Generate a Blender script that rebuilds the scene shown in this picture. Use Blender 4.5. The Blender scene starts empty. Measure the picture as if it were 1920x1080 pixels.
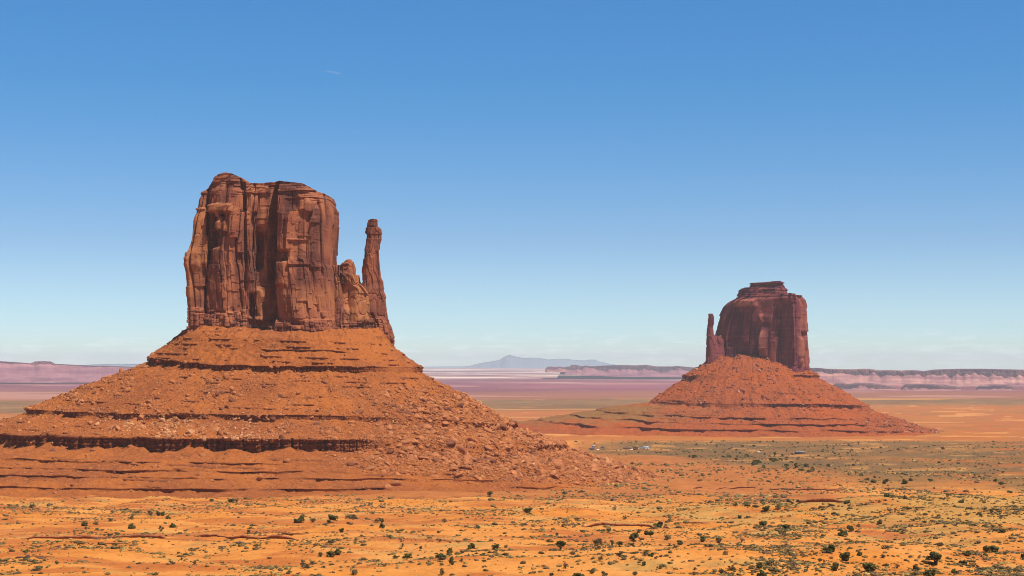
import bpy, math, random
import numpy as np
R = math.radians
C = bpy.context.scene.collection
S = bpy.context.scene

# ------------------------------------------------------------------ camera
F = 3080.0                       # focal length in pixels of a 1920 wide frame
HORIZON = 684.0                  # pixel row of the eye level
PITCH = math.atan((HORIZON - 540.0) / F)
cam = bpy.data.cameras.new('camera')
cam.sensor_width = 36.0
cam.lens = 36.0 * F / 1920.0
cam.clip_start = 0.5
cam.clip_end = 300000.0
cam_o = bpy.data.objects.new('camera', cam)
C.objects.link(cam_o)
cam_o.location = (0, 0, 0)
cam_o.rotation_euler = (math.pi / 2 + PITCH, 0, 0)
S.camera = cam_o

# ------------------------------------------------------------------ sky, sun, exposure
SUN_EL, SUN_AZ = 64.0, -36.0       # azimuth counted from +X (right) towards +Y (away)
SUN_POWER, SKY_POWER, EXPOSURE = 5.0, 0.11, 0.30
w = bpy.data.worlds.new('World')
S.world = w
w.use_nodes = True
wn, wl = w.node_tree.nodes, w.node_tree.links
wn.clear()
w_out = wn.new('ShaderNodeOutputWorld')
w_bg = wn.new('ShaderNodeBackground')
w_sky = wn.new('ShaderNodeTexSky')
w_sky.sky_type = 'NISHITA'
w_sky.sun_disc = False
w_sky.sun_elevation = R(SUN_EL)
w_sky.sun_rotation = R(90.0 - SUN_AZ)
w_sky.altitude = 1700.0
w_sky.air_density = 1.0
w_sky.dust_density = 0.25
w_sky.ozone_density = 2.2
w_bg.inputs['Strength'].default_value = SKY_POWER
# thin fair weather clouds low over the horizon, part of the sky itself
w_geo = wn.new('ShaderNodeTexCoord')
w_map = wn.new('ShaderNodeMapping')
w_map.inputs['Scale'].default_value = (55.0, 55.0, 330.0)
w_noise = wn.new('ShaderNodeTexNoise')
w_noise.inputs['Scale'].default_value = 1.0
w_noise.inputs['Detail'].default_value = 6.0
w_noise.inputs['Roughness'].default_value = 0.62
w_sep = wn.new('ShaderNodeSeparateXYZ')
w_band = wn.new('ShaderNodeValToRGB')
els = w_band.color_ramp.elements
els[0].position = 0.0; els[0].color = (0.9, 0.9, 0.9, 1)
els[1].position = 0.024; els[1].color = (0, 0, 0, 1)
e = els.new(0.009); e.color = (0.75, 0.75, 0.75, 1)
w_thr = wn.new('ShaderNodeMapRange')
w_thr.inputs['From Min'].default_value = 0.50
w_thr.inputs['From Max'].default_value = 0.68
w_mul = wn.new('ShaderNodeMath'); w_mul.operation = 'MULTIPLY'
w_mul2 = wn.new('ShaderNodeMath'); w_mul2.operation = 'MULTIPLY'; w_mul2.inputs[1].default_value = 0.3
w_mix = wn.new('ShaderNodeMix'); w_mix.data_type = 'RGBA'
w_grade = wn.new('ShaderNodeMix'); w_grade.data_type = 'RGBA'; w_grade.blend_type = 'MULTIPLY'
w_grade.inputs['Factor'].default_value = 1.0
w_tint = wn.new('ShaderNodeValToRGB')
SKY_TINT = [(0.0, (0.8213, 0.9359, 0.9263)), (0.021, (0.6589, 0.8356, 1.0)), (0.0435, (0.6141, 0.764, 0.9263)), (0.076, (0.5186, 0.6685, 0.8452)), (0.124, (0.3887, 0.6523, 0.8595)), (0.171, (0.2999, 0.6551, 0.8881)), (0.214, (0.2932, 0.6685, 0.9359)), (0.27, (0.2769, 0.6303, 0.9072)), (0.4, (0.1241, 0.2292, 0.3056)), (1.0, (0.105, 0.191, 0.2579))]
for k, (p, c) in enumerate(SKY_TINT):
    el = w_tint.color_ramp.elements[k] if k < 2 else w_tint.color_ramp.elements.new(p)
    el.position = p; el.color = (*c, 1)
wl.new(w_geo.outputs['Generated'], w_map.inputs['Vector'])
wl.new(w_map.outputs['Vector'], w_noise.inputs['Vector'])
wl.new(w_geo.outputs['Generated'], w_sep.inputs['Vector'])
wl.new(w_sep.outputs['Z'], w_band.inputs['Fac'])
wl.new(w_sep.outputs['Z'], w_tint.inputs['Fac'])
wl.new(w_noise.outputs['Fac'], w_thr.inputs['Value'])
wl.new(w_thr.outputs['Result'], w_mul.inputs[0])
wl.new(w_band.outputs['Color'], w_mul.inputs[1])
wl.new(w_mul.outputs['Value'], w_mul2.inputs[0])
wl.new(w_sky.outputs['Color'], w_grade.inputs['A'])
wl.new(w_tint.outputs['Color'], w_grade.inputs['B'])
wl.new(w_grade.outputs['Result'], w_mix.inputs['A'])
w_mix.inputs['B'].default_value = (11.0, 11.3, 12.0, 1)
wl.new(w_mul2.outputs['Value'], w_mix.inputs['Factor'])
wl.new(w_mix.outputs['Result'], w_bg.inputs['Color'])
wl.new(w_bg.outputs['Background'], w_out.inputs['Surface'])

sun = bpy.data.lights.new('sun', 'SUN')
sun.energy = SUN_POWER
sun.angle = R(0.5)
sun.color = (1.0, 0.94, 0.86)
sun_o = bpy.data.objects.new('sun', sun)
C.objects.link(sun_o)
_d = np.array([math.cos(R(SUN_EL)) * math.cos(R(SUN_AZ)), math.cos(R(SUN_EL)) * math.sin(R(SUN_AZ)), math.sin(R(SUN_EL))])
import mathutils
sun_o.rotation_euler = mathutils.Vector(_d).to_track_quat('Z', 'Y').to_euler()
sun_o.location = tuple(_d * 500)

S.view_settings.view_transform = 'Standard'
S.view_settings.look = 'None'
S.view_settings.exposure = EXPOSURE
S.view_settings.gamma = 1.0
S.view_settings.use_curve_mapping = False
S.cycles.use_denoising = True
S.cycles.filter_width = 1.0
S.cycles.max_bounces = 6
S.cycles.diffuse_bounces = 3
S.cycles.volume_bounces = 1

# ------------------------------------------------------------------ pixel <-> place
_cp, _sp = math.cos(PITCH), math.sin(PITCH)
def at(px, py, Y):
    """the point seen at a pixel, at depth Y"""
    cx = (np.asarray(px, float) - 960.0) / F
    cy = (540.0 - np.asarray(py, float)) / F
    t = Y / (_cp - cy * _sp)
    return t * cx, Y + 0 * t, t * (_sp + cy * _cp)
def proj(x, y, z):
    d = y * _cp + z * _sp
    return 960.0 + F * x / d, 540.0 - F * (-y * _sp + z * _cp) / d

# ------------------------------------------------------------------ noise
def _hash(ix, iy, iz, seed):
    h = (ix.astype(np.int64) * 374761393 + iy.astype(np.int64) * 668265263 + iz.astype(np.int64) * 2147483647 + seed * 974711) & 0xFFFFFFFF
    h = ((h ^ (h >> 13)) * 1274126177) & 0xFFFFFFFF
    h = ((h ^ (h >> 16)) * 2246822519) & 0xFFFFFFFF
    return h ^ (h >> 15)
def rnd(h, k=0):
    g = ((h + k * 2654435761) * 2246822519) & 0xFFFFFFFF
    g = ((g ^ (g >> 13)) * 3266489917) & 0xFFFFFFFF
    return ((g ^ (g >> 16)) & 0xFFFFFF) / float(0x1000000)
def noise(x, y, z=None, seed=0):
    """gradient noise, about -1..1"""
    x = np.asarray(x, float); y = np.asarray(y, float) + 0 * x
    z = np.zeros_like(x + y) if z is None else np.asarray(z, float) + 0 * x
    x = x + 0 * y
    x0, y0, z0 = np.floor(x), np.floor(y), np.floor(z)
    fx, fy, fz = x - x0, y - y0, z - z0
    ux, uy, uz = [f * f * f * (f * (f * 6 - 15) + 10) for f in (fx, fy, fz)]
    out = 0
    for i in (0, 1):
        for j in (0, 1):
            for k in (0, 1):
                h = _hash(x0 + i, y0 + j, z0 + k, seed)
                g = ((h & 1023) / 511.5 - 1) * (fx - i) + (((h >> 10) & 1023) / 511.5 - 1) * (fy - j) + (((h >> 20) & 1023) / 511.5 - 1) * (fz - k)
                out = out + g * (ux if i else 1 - ux) * (uy if j else 1 - uy) * (uz if k else 1 - uz)
    return out * 1.5
def fbm(x, y, z=None, octv=4, seed=0, gain=0.5):
    a, s, f = 1.0, 0.0, 1.0
    for o in range(octv):
        s = s + a * noise(np.asarray(x) * f, np.asarray(y) * f, None if z is None else np.asarray(z) * f, seed + o * 17)
        a *= gain; f *= 2.03
    return s
def sstep(a, b, x):
    t = np.clip((np.asarray(x, float) - a) / (b - a), 0, 1)
    return t * t * (3 - 2 * t)
def cells2(u, v, seed):
    """jittered cells: hash of the nearest, F2-F1, local offset"""
    u0, v0 = np.floor(u), np.floor(v)
    f1 = np.full(u.shape, 9.0); f2 = np.full(u.shape, 9.0)
    hid = np.zeros(u.shape, np.int64); dx = np.zeros(u.shape); dy = np.zeros(u.shape)
    for i in (-1, 0, 1):
        for j in (-1, 0, 1):
            h = _hash(u0 + i, v0 + j, 0 * u0, seed)
            ax = u - (u0 + i + 0.15 + 0.7 * rnd(h, 1)); ay = v - (v0 + j + 0.15 + 0.7 * rnd(h, 2))
            d = np.maximum(np.abs(ax), np.abs(ay)) * 0.7 + 0.3 * np.hypot(ax, ay)
            near = d < f1
            f2 = np.where(near, f1, np.minimum(f2, d)); f1 = np.where(near, d, f1)
            hid = np.where(near, h, hid); dx = np.where(near, ax, dx); dy = np.where(near, ay, dy)
    return hid, f2 - f1, dx, dy
def cells1(u, seed, key=None):
    u0 = np.floor(u)
    key = 0 * u0 if key is None else key
    f1 = np.full(u.shape, 9.0); f2 = np.full(u.shape, 9.0); hid = np.zeros(u.shape, np.int64); dx = np.zeros(u.shape)
    for i in (-1, 0, 1):
        h = _hash(u0 + i, key, 0 * u0, seed)
        a = u - (u0 + i + 0.1 + 0.8 * rnd(h, 1)); d = np.abs(a)
        near = d < f1
        f2 = np.where(near, f1, np.minimum(f2, d)); f1 = np.where(near, d, f1)
        hid = np.where(near, h, hid); dx = np.where(near, a, dx)
    return hid, f2 - f1, dx
def facets(s, z, wd, ht, amp, tilt, crack, seed):
    h, e, dx, dy = cells2(s / wd, z / ht, seed)
    return amp * (2 * rnd(h, 3) - 1) + tilt * wd * (2 * rnd(h, 4) - 1) * dx + 0.25 * tilt * ht * (2 * rnd(h, 5) - 1) * dy - crack * (1 - sstep(0.0, 0.10, e))
def slabs(s, z, wd, ht, amp, tilt, crack, seed):
    """upright planes of rock with straight joints, each broken into slabs of its own heights"""
    h1, e1, d1 = cells1(s / wd + 0.10 * noise(z / ht, 0 * z + seed, seed=seed + 1), seed)
    h2, e2, d2 = cells1(z / (ht * (0.6 + 0.9 * rnd(h1, 9))) + rnd(h1, 7) * 5, seed + 5, h1 % 9973)
    return amp * (1.2 * (2 * rnd(h1, 3) - 1) + 0.8 * (2 * rnd(h2, 3) - 1)) + tilt * wd * (2 * rnd(h2, 4) - 1) * d1 + 0.10 * tilt * ht * (2 * rnd(h2, 5) - 1) * d2 - crack * (1 - sstep(0.0, 0.12, e1)) * (rnd(h1, 6) > 0.4)
def bricks(s, z, wd, ht, amp, crack, seed):
    h1, e1, _ = cells1(s / wd, seed)
    h2, e2, _ = cells1(z / ht + rnd(h1, 7) * 3, seed + 5, h1 % 9973)
    return amp * (2 * rnd(h2, 3) - 1) - crack * (1 - sstep(0, 0.18, np.minimum(e1 * 1.0, e2 * 1.6)))

# ------------------------------------------------------------------ meshes and naming
def mesh_np(name, V, faces, mats=None, smooth=False, col=None, attrs=None):
    """faces: list of (n,k) int arrays"""
    me = bpy.data.meshes.new(name)
    V = np.ascontiguousarray(V, np.float32)
    me.vertices.add(len(V)); me.vertices.foreach_set('co', V.ravel())
    faces = [np.asarray(f, np.int32) for f in faces if len(f)]
    nl = sum(f.size for f in faces); npoly = sum(len(f) for f in faces)
    me.loops.add(nl); me.polygons.add(npoly)
    me.loops.foreach_set('vertex_index', np.concatenate([f.ravel() for f in faces]))
    tot = np.concatenate([np.full(len(f), f.shape[1], np.int32) for f in faces])
    st = np.concatenate([[0], np.cumsum(tot)[:-1]]).astype(np.int32)
    me.polygons.foreach_set('loop_start', st)
    me.polygons.foreach_set('loop_total', tot)
    if smooth:
        me.polygons.foreach_set('use_smooth', np.ones(npoly, bool))
    me.update(calc_edges=True)
    if col is not None:
        a = me.color_attributes.new('Col', 'FLOAT_COLOR', 'POINT')
        c4 = np.ones((len(V), 4), np.float32); c4[:, :3] = col
        a.data.foreach_set('color', c4.ravel())
    for k, v in (attrs or {}).items():
        a = me.attributes.new(k, 'FLOAT', 'POINT')
        a.data.foreach_set('value', np.asarray(v, np.float32).ravel())
    for m in (mats or []):
        me.materials.append(m)
    return me
def grid_faces(r, c, wrap=False, off=0):
    i = np.arange(r - 1)[:, None]; j = np.arange(c if wrap else c - 1)[None, :]
    a = i * c + j; b = i * c + (j + 1) % c
    return (np.stack([a, b, b + c, a + c], -1).reshape(-1, 4) + off)
def link(name, me, parent=None, loc=None):
    o = bpy.data.objects.new(name, me); C.objects.link(o)
    if parent is not None: o.parent = parent
    if loc is not None: o.location = loc
    return o
def tag(o, label=None, cat=None, group=None, kind=None):
    if label: o['label'] = label
    if cat: o['category'] = cat
    if group: o['group'] = group
    if kind: o['kind'] = kind
    return o
def empty(name, loc, label, cat, group=None):
    o = bpy.data.objects.new(name, None); C.objects.link(o); o.location = loc
    o.empty_display_size = 5
    return tag(o, label, cat, group)

# ------------------------------------------------------------------ materials
class NT:
    def __init__(self, name, rough=0.95):
        self.m = bpy.data.materials.new(name); self.m.use_nodes = True
        self.n, self.l = self.m.node_tree.nodes, self.m.node_tree.links
        self.b = self.n['Principled BSDF']
        self.b.inputs['Roughness'].default_value = rough
        self.b.inputs['Specular IOR Level'].default_value = 0.1
        self.co = self.n.new('ShaderNodeTexCoord').outputs['Object']
    def noise(self, scale, detail=4, rough=0.55, seed=0.0, off=(0, 0, 0)):
        mp = self.n.new('ShaderNodeMapping')
        mp.inputs['Scale'].default_value = scale if isinstance(scale, tuple) else (scale,) * 3
        mp.inputs['Location'].default_value = (seed * 13.7 + off[0], seed * 7.1, seed * 3.3)
        self.l.new(self.co, mp.inputs['Vector'])
        t = self.n.new('ShaderNodeTexNoise'); t.inputs['Scale'].default_value = 1.0
        t.inputs['Detail'].default_value = detail; t.inputs['Roughness'].default_value = rough
        self.l.new(mp.outputs['Vector'], t.inputs['Vector'])
        return t.outputs['Fac']
    def ramp(self, fac, stops):
        r = self.n.new('ShaderNodeValToRGB')
        for k, (p, c) in enumerate(stops):
            el = r.color_ramp.elements[k] if k < 2 else r.color_ramp.elements.new(p)
            el.position = p; el.color = (*c, 1) if not isinstance(c, float) else (c, c, c, 1)
        self.l.new(fac, r.inputs['Fac'])
        return r.outputs['Color']
    def rng(self, fac, a, b, lo=0.0, hi=1.0):
        r = self.n.new('ShaderNodeMapRange')
        for k, v in zip(('From Min', 'From Max', 'To Min', 'To Max'), (a, b, lo, hi)): r.inputs[k].default_value = v
        self.l.new(fac, r.inputs['Value'])
        return r.outputs['Result']
    def mix(self, fac, a, b, mode='MIX'):
        x = self.n.new('ShaderNodeMix'); x.data_type = 'RGBA'; x.blend_type = mode
        for k, v in (('Factor', fac), ('A', a), ('B', b)):
            if isinstance(v, (int, float)): x.inputs[k].default_value = v
            elif isinstance(v, tuple): x.inputs[k].default_value = (*v, 1)
            else: self.l.new(v, x.inputs[k])
        return x.outputs['Result']
    def math(self, op, a, b):
        x = self.n.new('ShaderNodeMath'); x.operation = op
        for k, v in enumerate((a, b)):
            if isinstance(v, (int, float)): x.inputs[k].default_value = v
            else: self.l.new(v, x.inputs[k])
        return x.outputs['Value']
    def attr(self, name, color=False):
        a = self.n.new('ShaderNodeAttribute'); a.attribute_name = name
        return a.outputs['Color'] if color else a.outputs['Fac']
    def color(self, c):
        if isinstance(c, tuple): self.b.inputs['Base Color'].default_value = (*c, 1)
        else: self.l.new(c, self.b.inputs['Base Color'])
        return self
    def bump(self, h, dist, strength=1.0):
        b = self.n.new('ShaderNodeBump'); b.inputs['Distance'].default_value = dist; b.inputs['Strength'].default_value = strength
        self.l.new(h, b.inputs['Height']); self.l.new(b.outputs['Normal'], self.b.inputs['Normal'])
        return self

def cliff_material(name, dark, mid, warm, pale, k=1.0, scar_lit_col=(0.50, 0.20, 0.07), scar_lit_k=0.7):
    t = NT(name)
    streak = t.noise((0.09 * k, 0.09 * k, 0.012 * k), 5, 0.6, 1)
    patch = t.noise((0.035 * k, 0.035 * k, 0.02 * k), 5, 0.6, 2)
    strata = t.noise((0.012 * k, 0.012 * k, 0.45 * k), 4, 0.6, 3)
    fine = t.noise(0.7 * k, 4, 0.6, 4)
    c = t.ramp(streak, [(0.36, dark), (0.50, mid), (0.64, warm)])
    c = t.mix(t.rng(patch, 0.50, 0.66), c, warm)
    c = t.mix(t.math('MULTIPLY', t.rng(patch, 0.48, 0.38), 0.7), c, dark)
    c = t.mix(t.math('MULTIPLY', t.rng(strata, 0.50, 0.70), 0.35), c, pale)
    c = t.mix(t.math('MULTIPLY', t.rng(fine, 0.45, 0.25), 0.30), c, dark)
    c = t.mix(t.math('MULTIPLY', t.attr('scar_lit'), scar_lit_k), c, scar_lit_col)  # bare orange rock, and sunlight painted into the colour of lit facets
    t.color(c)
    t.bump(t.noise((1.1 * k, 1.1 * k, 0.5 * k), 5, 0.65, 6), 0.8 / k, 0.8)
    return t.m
def talus_material(name, soil, soil2, rock, rock_pale, k=1.0, mult=1.0):
    t = NT(name)
    big = t.noise((0.012 * k, 0.012 * k, 0.03 * k), 5, 0.6, 1)
    fine = t.noise(0.35 * k, 5, 0.65, 2)
    spk = t.noise(0.9 * k, 3, 0.6, 3)
    bed = t.noise((0.02 * k, 0.02 * k, 0.9 * k), 4, 0.6, 5)
    c = t.mix(t.rng(big, 0.38, 0.62), soil, soil2)
    c = t.mix(t.math('MULTIPLY', t.rng(fine, 0.5, 0.72), 0.55), c, rock_pale)
    c = t.mix(t.math('MULTIPLY', t.rng(fine, 0.46, 0.28), 0.45), c, rock)
    rk = t.mix(t.rng(bed, 0.40, 0.60), rock, tuple(0.5 * (a + b) for a, b in zip(rock, soil)))
    c = t.mix(t.attr('rock'), c, rk)
    c = t.mix(t.attr('veg'), c, (0.20, 0.115, 0.038))
    t.color(c)
    t.bump(t.math('ADD', fine, t.math('MULTIPLY', spk, 0.6)), 1.1 / k, 0.7)
    return t.m
M = {}
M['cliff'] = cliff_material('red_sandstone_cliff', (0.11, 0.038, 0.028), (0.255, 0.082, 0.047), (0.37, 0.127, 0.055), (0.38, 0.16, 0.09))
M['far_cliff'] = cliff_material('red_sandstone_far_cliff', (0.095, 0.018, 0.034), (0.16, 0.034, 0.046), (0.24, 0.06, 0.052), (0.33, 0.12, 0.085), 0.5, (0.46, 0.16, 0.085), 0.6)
M['talus'] = talus_material('orange_talus', (0.345, 0.10, 0.021), (0.24, 0.068, 0.020), (0.13, 0.04, 0.020), (0.44, 0.17, 0.065))
M['far_talus'] = talus_material('red_talus', (0.33, 0.072, 0.015), (0.27, 0.065, 0.020), (0.15, 0.038, 0.020), (0.38, 0.12, 0.05), 0.5)
def simple(name, c, var=0.25, scale=0.6, rough=0.95):
    t = NT(name, rough)
    n = t.noise(scale, 4, 0.6, 1)
    t.color(t.mix(t.rng(n, 0.3, 0.7), tuple(x * (1 - var) for x in c), tuple(min(1, x * (1 + var)) for x in c)))
    return t.m
M['boulder'] = simple('red_boulder', (0.38, 0.14, 0.055), 0.3, 0.8)
M['boulder_pale'] = simple('pale_boulder', (0.50, 0.235, 0.105), 0.2, 0.8)
M['boulder_dark'] = simple('dark_boulder', (0.20, 0.07, 0.036), 0.3, 0.8)
# ------------------------------------------------------------------ the ground
_GR = [0, 15, 60, 150, 300, 410, 600, 800, 1000, 1230, 1600, 2000, 2600, 3200, 5000, 8000, 12000, 16000, 22000, 30000, 45000, 52000, 60000, 100000]
_GZ = [-1.7, -6, -16, -28, -43, -53, -65, -77, -88, -99.5, -107, -118, -130, -142, -165, -185, -192, -178, -170, -146, -88, -92, -150, -190]
def ground_z(x, y, fine=True):
    x = np.asarray(x, float); y = np.asarray(y, float)
    r = np.hypot(x * 0.55, y)
    z = np.interp(r, _GR, _GZ)
    near = sstep(120, 380, r)
    z = z + near * (1 - sstep(2500, 4000, r)) * (4.2 * noise(x / 130, y / 90, seed=3) + 2.6 * noise(x / 42, y / 34, seed=4))
    z = z + near * 11 * np.exp(-((x - 275) / 150) ** 2 - ((y - 890) / 150) ** 2)
    z = z + near * 3.0 * np.exp(-((x + 30) / 110) ** 2 - ((y - 1090) / 60) ** 2)
    z = z - near * 3.5 * np.exp(-((x - 420) / 200) ** 2 - ((y - 1350) / 150) ** 2)
    z = z + sstep(3000, 6000, r) * (7.0 * noise(x / 2600, y / 1500, seed=5) + 3 * noise(x / 700, y / 500, seed=9)) * (1 - 0.6 * sstep(12000, 30000, r))
    z = z - sstep(14000, 45000, r) * 95 * sstep(-0.02, 0.13, x / np.maximum(y, 1)) 
    if fine:
        hk = np.exp(-((x - 260) / 230) ** 2 - ((y - 800) / 300) ** 2)
        z = z + near * hk * 1.1 * (0.5 - np.abs(noise((x + 0.6 * y) / 13, (y - 0.3 * x) / 26, seed=11)) + 0.5 * noise(x / 7, y / 7, seed=12))
        z = z + near * (1 - sstep(1500, 2500, r)) * (0.5 * noise(x / 14, y / 10, seed=6) + 0.28 * noise(x / 5, y / 4, seed=7))
    return z
def ground_hit(px, py, y0=330.0, y1=9000.0):
    """first point of the ground seen at a pixel"""
    ys = np.geomspace(y0, y1, 1500)
    x, y, z = at(px, py, ys)
    g = ground_z(x, y, False)
    k = int(np.argmax(g >= z))
    if not (g >= z).any(): k = len(ys) - 1
    Y = ys[k]
    return float(x[k]), float(Y), float(ground_z(x[k], Y))

SAND = np.array([0.54, 0.192, 0.034]); SAND_PALE = np.array([0.60, 0.27, 0.075]); SAND_RED = np.array([0.40, 0.118, 0.028])
SOIL_RED = np.array([0.34, 0.105, 0.036]); SOIL_BROWN = np.array([0.31, 0.125, 0.04]); SCRUB = np.array([0.155, 0.088, 0.037])
STRAW = np.array([0.42, 0.25, 0.072]); WHITE = np.array([0.78, 0.60, 0.47]); FAR_RED = np.array([0.22, 0.062, 0.078]); FAR_GREEN = np.array([0.15, 0.095, 0.04])
FAR_ROSE = np.array([0.42, 0.20, 0.15])
def ground_color(x, y):
    x = np.asarray(x, float); y = np.asarray(y, float)
    r = np.maximum(y, 1.0); px = 960 + F * x / r
    n1 = fbm(x / 60, y / 38, octv=4, seed=21); n2 = fbm(x / 20, y / 14, octv=3, seed=22)
    c = SAND + (SAND_PALE - SAND) * np.clip(0.35 + 0.6 * n1, 0, 1)[..., None]
    def mixto(c, col, f): return c + (col - c) * np.clip(f, 0, 1)[..., None]
    c = mixto(c, SAND_RED, sstep(0.15, 0.55, fbm(x / 48, y / 26, octv=4, seed=23) + 0.25 * sstep(1200, 300, px)) * 0.85)
    # low outcrops of red bedrock across the middle of the foreground
    rock = sstep(0.15, 0.4, fbm(x / 90, y / 22, octv=4, seed=24)) * sstep(520, 600, r) * 0.55
    c = mixto(c, SOIL_RED * 1.05, rock)
    # scrubby ground
    hill = np.exp(-((x - 260) / 190) ** 2 - ((y - 850) / 260) ** 2)
    scr = sstep(0.22, 0.6, n1 * 0.5 + n2 * 0.5 + 0.75 * hill) * 0.65
    c = mixto(c, STRAW * 0.9, scr)
    # bare red toe of the nearer butte running out to the right
    toe = sstep(1120, 1240, r + 25 * n1) * (1 - sstep(2100, 2500, r + 60 * n1))
    c = mixto(c, np.array([0.37, 0.125, 0.036]) * (1 + 0.25 * n2)[..., None], toe * sstep(500, 700, px) * (1 - sstep(1480, 1640, px + 90 * n1)) * 0.92)
    # valley floor with low grey green scrub
    n3 = fbm(x / 240, y / 200, octv=4, seed=25)
    r0 = np.interp(px, [1100, 1300, 1500, 1650, 1920], [2250, 2050, 1720, 1480, 1350])
    val = sstep(-120, 120, r + 130 * n3 - r0) * (1 - sstep(2900, 3120, r + 50 * n3))
    val = val * sstep(1000, 1130, px - 0.16 * (r - 2400))
    c = mixto(c, SCRUB * (1 + 0.15 * n3)[..., None], val * np.clip(0.86 + 0.35 * n3, 0, 1))
    c = mixto(c, SAND_RED, val * sstep(0.1, 0.5, fbm(x / 150, y / 130, octv=3, seed=26)) * 0.65 * sstep(1650, 1800, px))
    c = mixto(c, SAND_PALE, val * sstep(0.32, 0.45, fbm(x / 110, y / 60, octv=3, seed=27)) * 0.55)
    # orange flats beyond
    far = sstep(2900, 3150, r + 60 * n3)
    n4 = fbm(x / 900, y / 700, octv=4, seed=28); n5 = fbm(x / 240, y / 200, octv=4, seed=29)
    fl = np.clip(0.5 + 0.5 * n4, 0, 1)[..., None]
    c = mixto(c, SAND * 0.80 * fl + SAND_RED * (1 - fl), far)
    c = mixto(c, SOIL_BROWN, far * sstep(0.0, 0.5, n4) * 0.5)
    n8 = fbm(x / 190, y / 170, octv=4, seed=35)
    c = mixto(c, SOIL_RED, far * sstep(0.05, 0.5, n8) * 0.6)
    c = mixto(c, SCRUB * 1.4, far * sstep(0.0, 0.45, -n8) * 0.5)
    c = mixto(c, SAND_PALE * 1.08, far * sstep(0.34, 0.42, n5) * 0.6)
    # green band, then red plain, then pale washes on the far plateau
    wob = 900 * noise(x / 3500, y / 9000, seed=30)
    g = sstep(5600, 6200, r + wob) * (1 - sstep(8600, 9300, r + 1.4 * wob))
    g0 = g * np.where(px < 1250, 1.0, sstep(6900, 7300, r + wob))
    c = mixto(c, FAR_GREEN * (1 + 0.3 * n4)[..., None], g0 * np.clip(0.72 + 0.5 * n8, 0, 0.95))
    c = mixto(c, SAND_PALE, g0 * sstep(0.34, 0.42, fbm(x / 2500, y / 420, octv=3, seed=31)) * 0.8)
    p = sstep(8600, 9600, r + 1.4 * wob)
    n6 = fbm(x / 2600, y / 2200, octv=5, seed=32)
    c = mixto(c, FAR_RED * (1 + 0.35 * n6)[..., None], p)
    c = mixto(c, SOIL_BROWN, p * (1 - sstep(10500, 13500, r + 2 * wob)) * 0.6)
    c = mixto(c, FAR_ROSE * 1.1, p * sstep(0.30, 0.45, fbm(x / 1900, y / 1300, octv=4, seed=33)) * 0.6)
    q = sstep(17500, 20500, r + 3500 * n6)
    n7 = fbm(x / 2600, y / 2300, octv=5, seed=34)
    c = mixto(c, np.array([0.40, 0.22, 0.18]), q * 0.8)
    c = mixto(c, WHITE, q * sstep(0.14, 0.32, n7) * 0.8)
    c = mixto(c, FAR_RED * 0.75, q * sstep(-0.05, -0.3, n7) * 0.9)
    return np.clip(c, 0.01, 0.9)

_rows = np.concatenate([[-3000, -900, -250, -60, -15, 0.01, 8, 20, 40, 70, 110, 160, 210, 260, 310], np.geomspace(350, 1600, 520), np.geomspace(1606, 58500, 260)])
_an = np.concatenate([np.linspace(-1.45, -0.46, 40)[:-1], np.linspace(-0.46, 0.46, 860), np.linspace(0.46, 1.45, 40)[1:]])
_RR, _AA = np.meshgrid(_rows, np.tan(_an), indexing='ij')
_GX = np.where(_RR > 0, np.maximum(_RR, 60.0), 60 - _RR) * _AA
_gz = ground_z(_GX, _RR)
_gz = np.where(_RR < -10, -1.7 - 0.02 * np.abs(_RR) * 0, _gz)
_gcol = ground_color(_GX, _RR)
tg = NT('desert_ground', 0.97)
_f = tg.noise(0.55, 5, 0.65, 1); _g2 = tg.noise((0.09, 0.13, 0.1), 5, 0.6, 2); _g3 = tg.noise((2.2), 3, 0.6, 3)
_c = tg.attr('Col', True)
_c = tg.mix(1.0, _c, tg.ramp(_f, [(0.28, (0.80, 0.76, 0.70)), (0.5, (1.0, 1.0, 1.0)), (0.75, (1.10, 1.12, 1.15))]), 'MULTIPLY')
_c = tg.mix(1.0, _c, tg.ramp(_g2, [(0.3, (0.86, 0.82, 0.8)), (0.6, (1.04, 1.05, 1.06))]), 'MULTIPLY')
tg.color(_c)
tg.bump(tg.math('ADD', _f, tg.math('MULTIPLY', _g3, 0.4)), 0.6, 0.8)
ground = link('ground', mesh_np('ground', np.stack([_GX, _RR, _gz], -1).reshape(-1, 3), [grid_faces(len(_rows), len(_an))], [tg.m], True, _gcol.reshape(-1, 3)))
tag(ground, 'orange desert sand and scrub plain running out to the far horizon', 'ground', kind='structure')
# ------------------------------------------------------------------ cliffs
def sbox(px, py, x0, x1, y0, y1, sx=2.0, sy=3.0):
    return sstep(x0 - sx, x0 + sx, px) * (1 - sstep(x1 - sx, x1 + sx, px)) * sstep(y0 - sy, y0 + sy, py) * (1 - sstep(y1 - sy, y1 + sy, py))
def path(py, pts): return np.interp(py, [p[0] for p in pts], [p[1] for p in pts])

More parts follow.
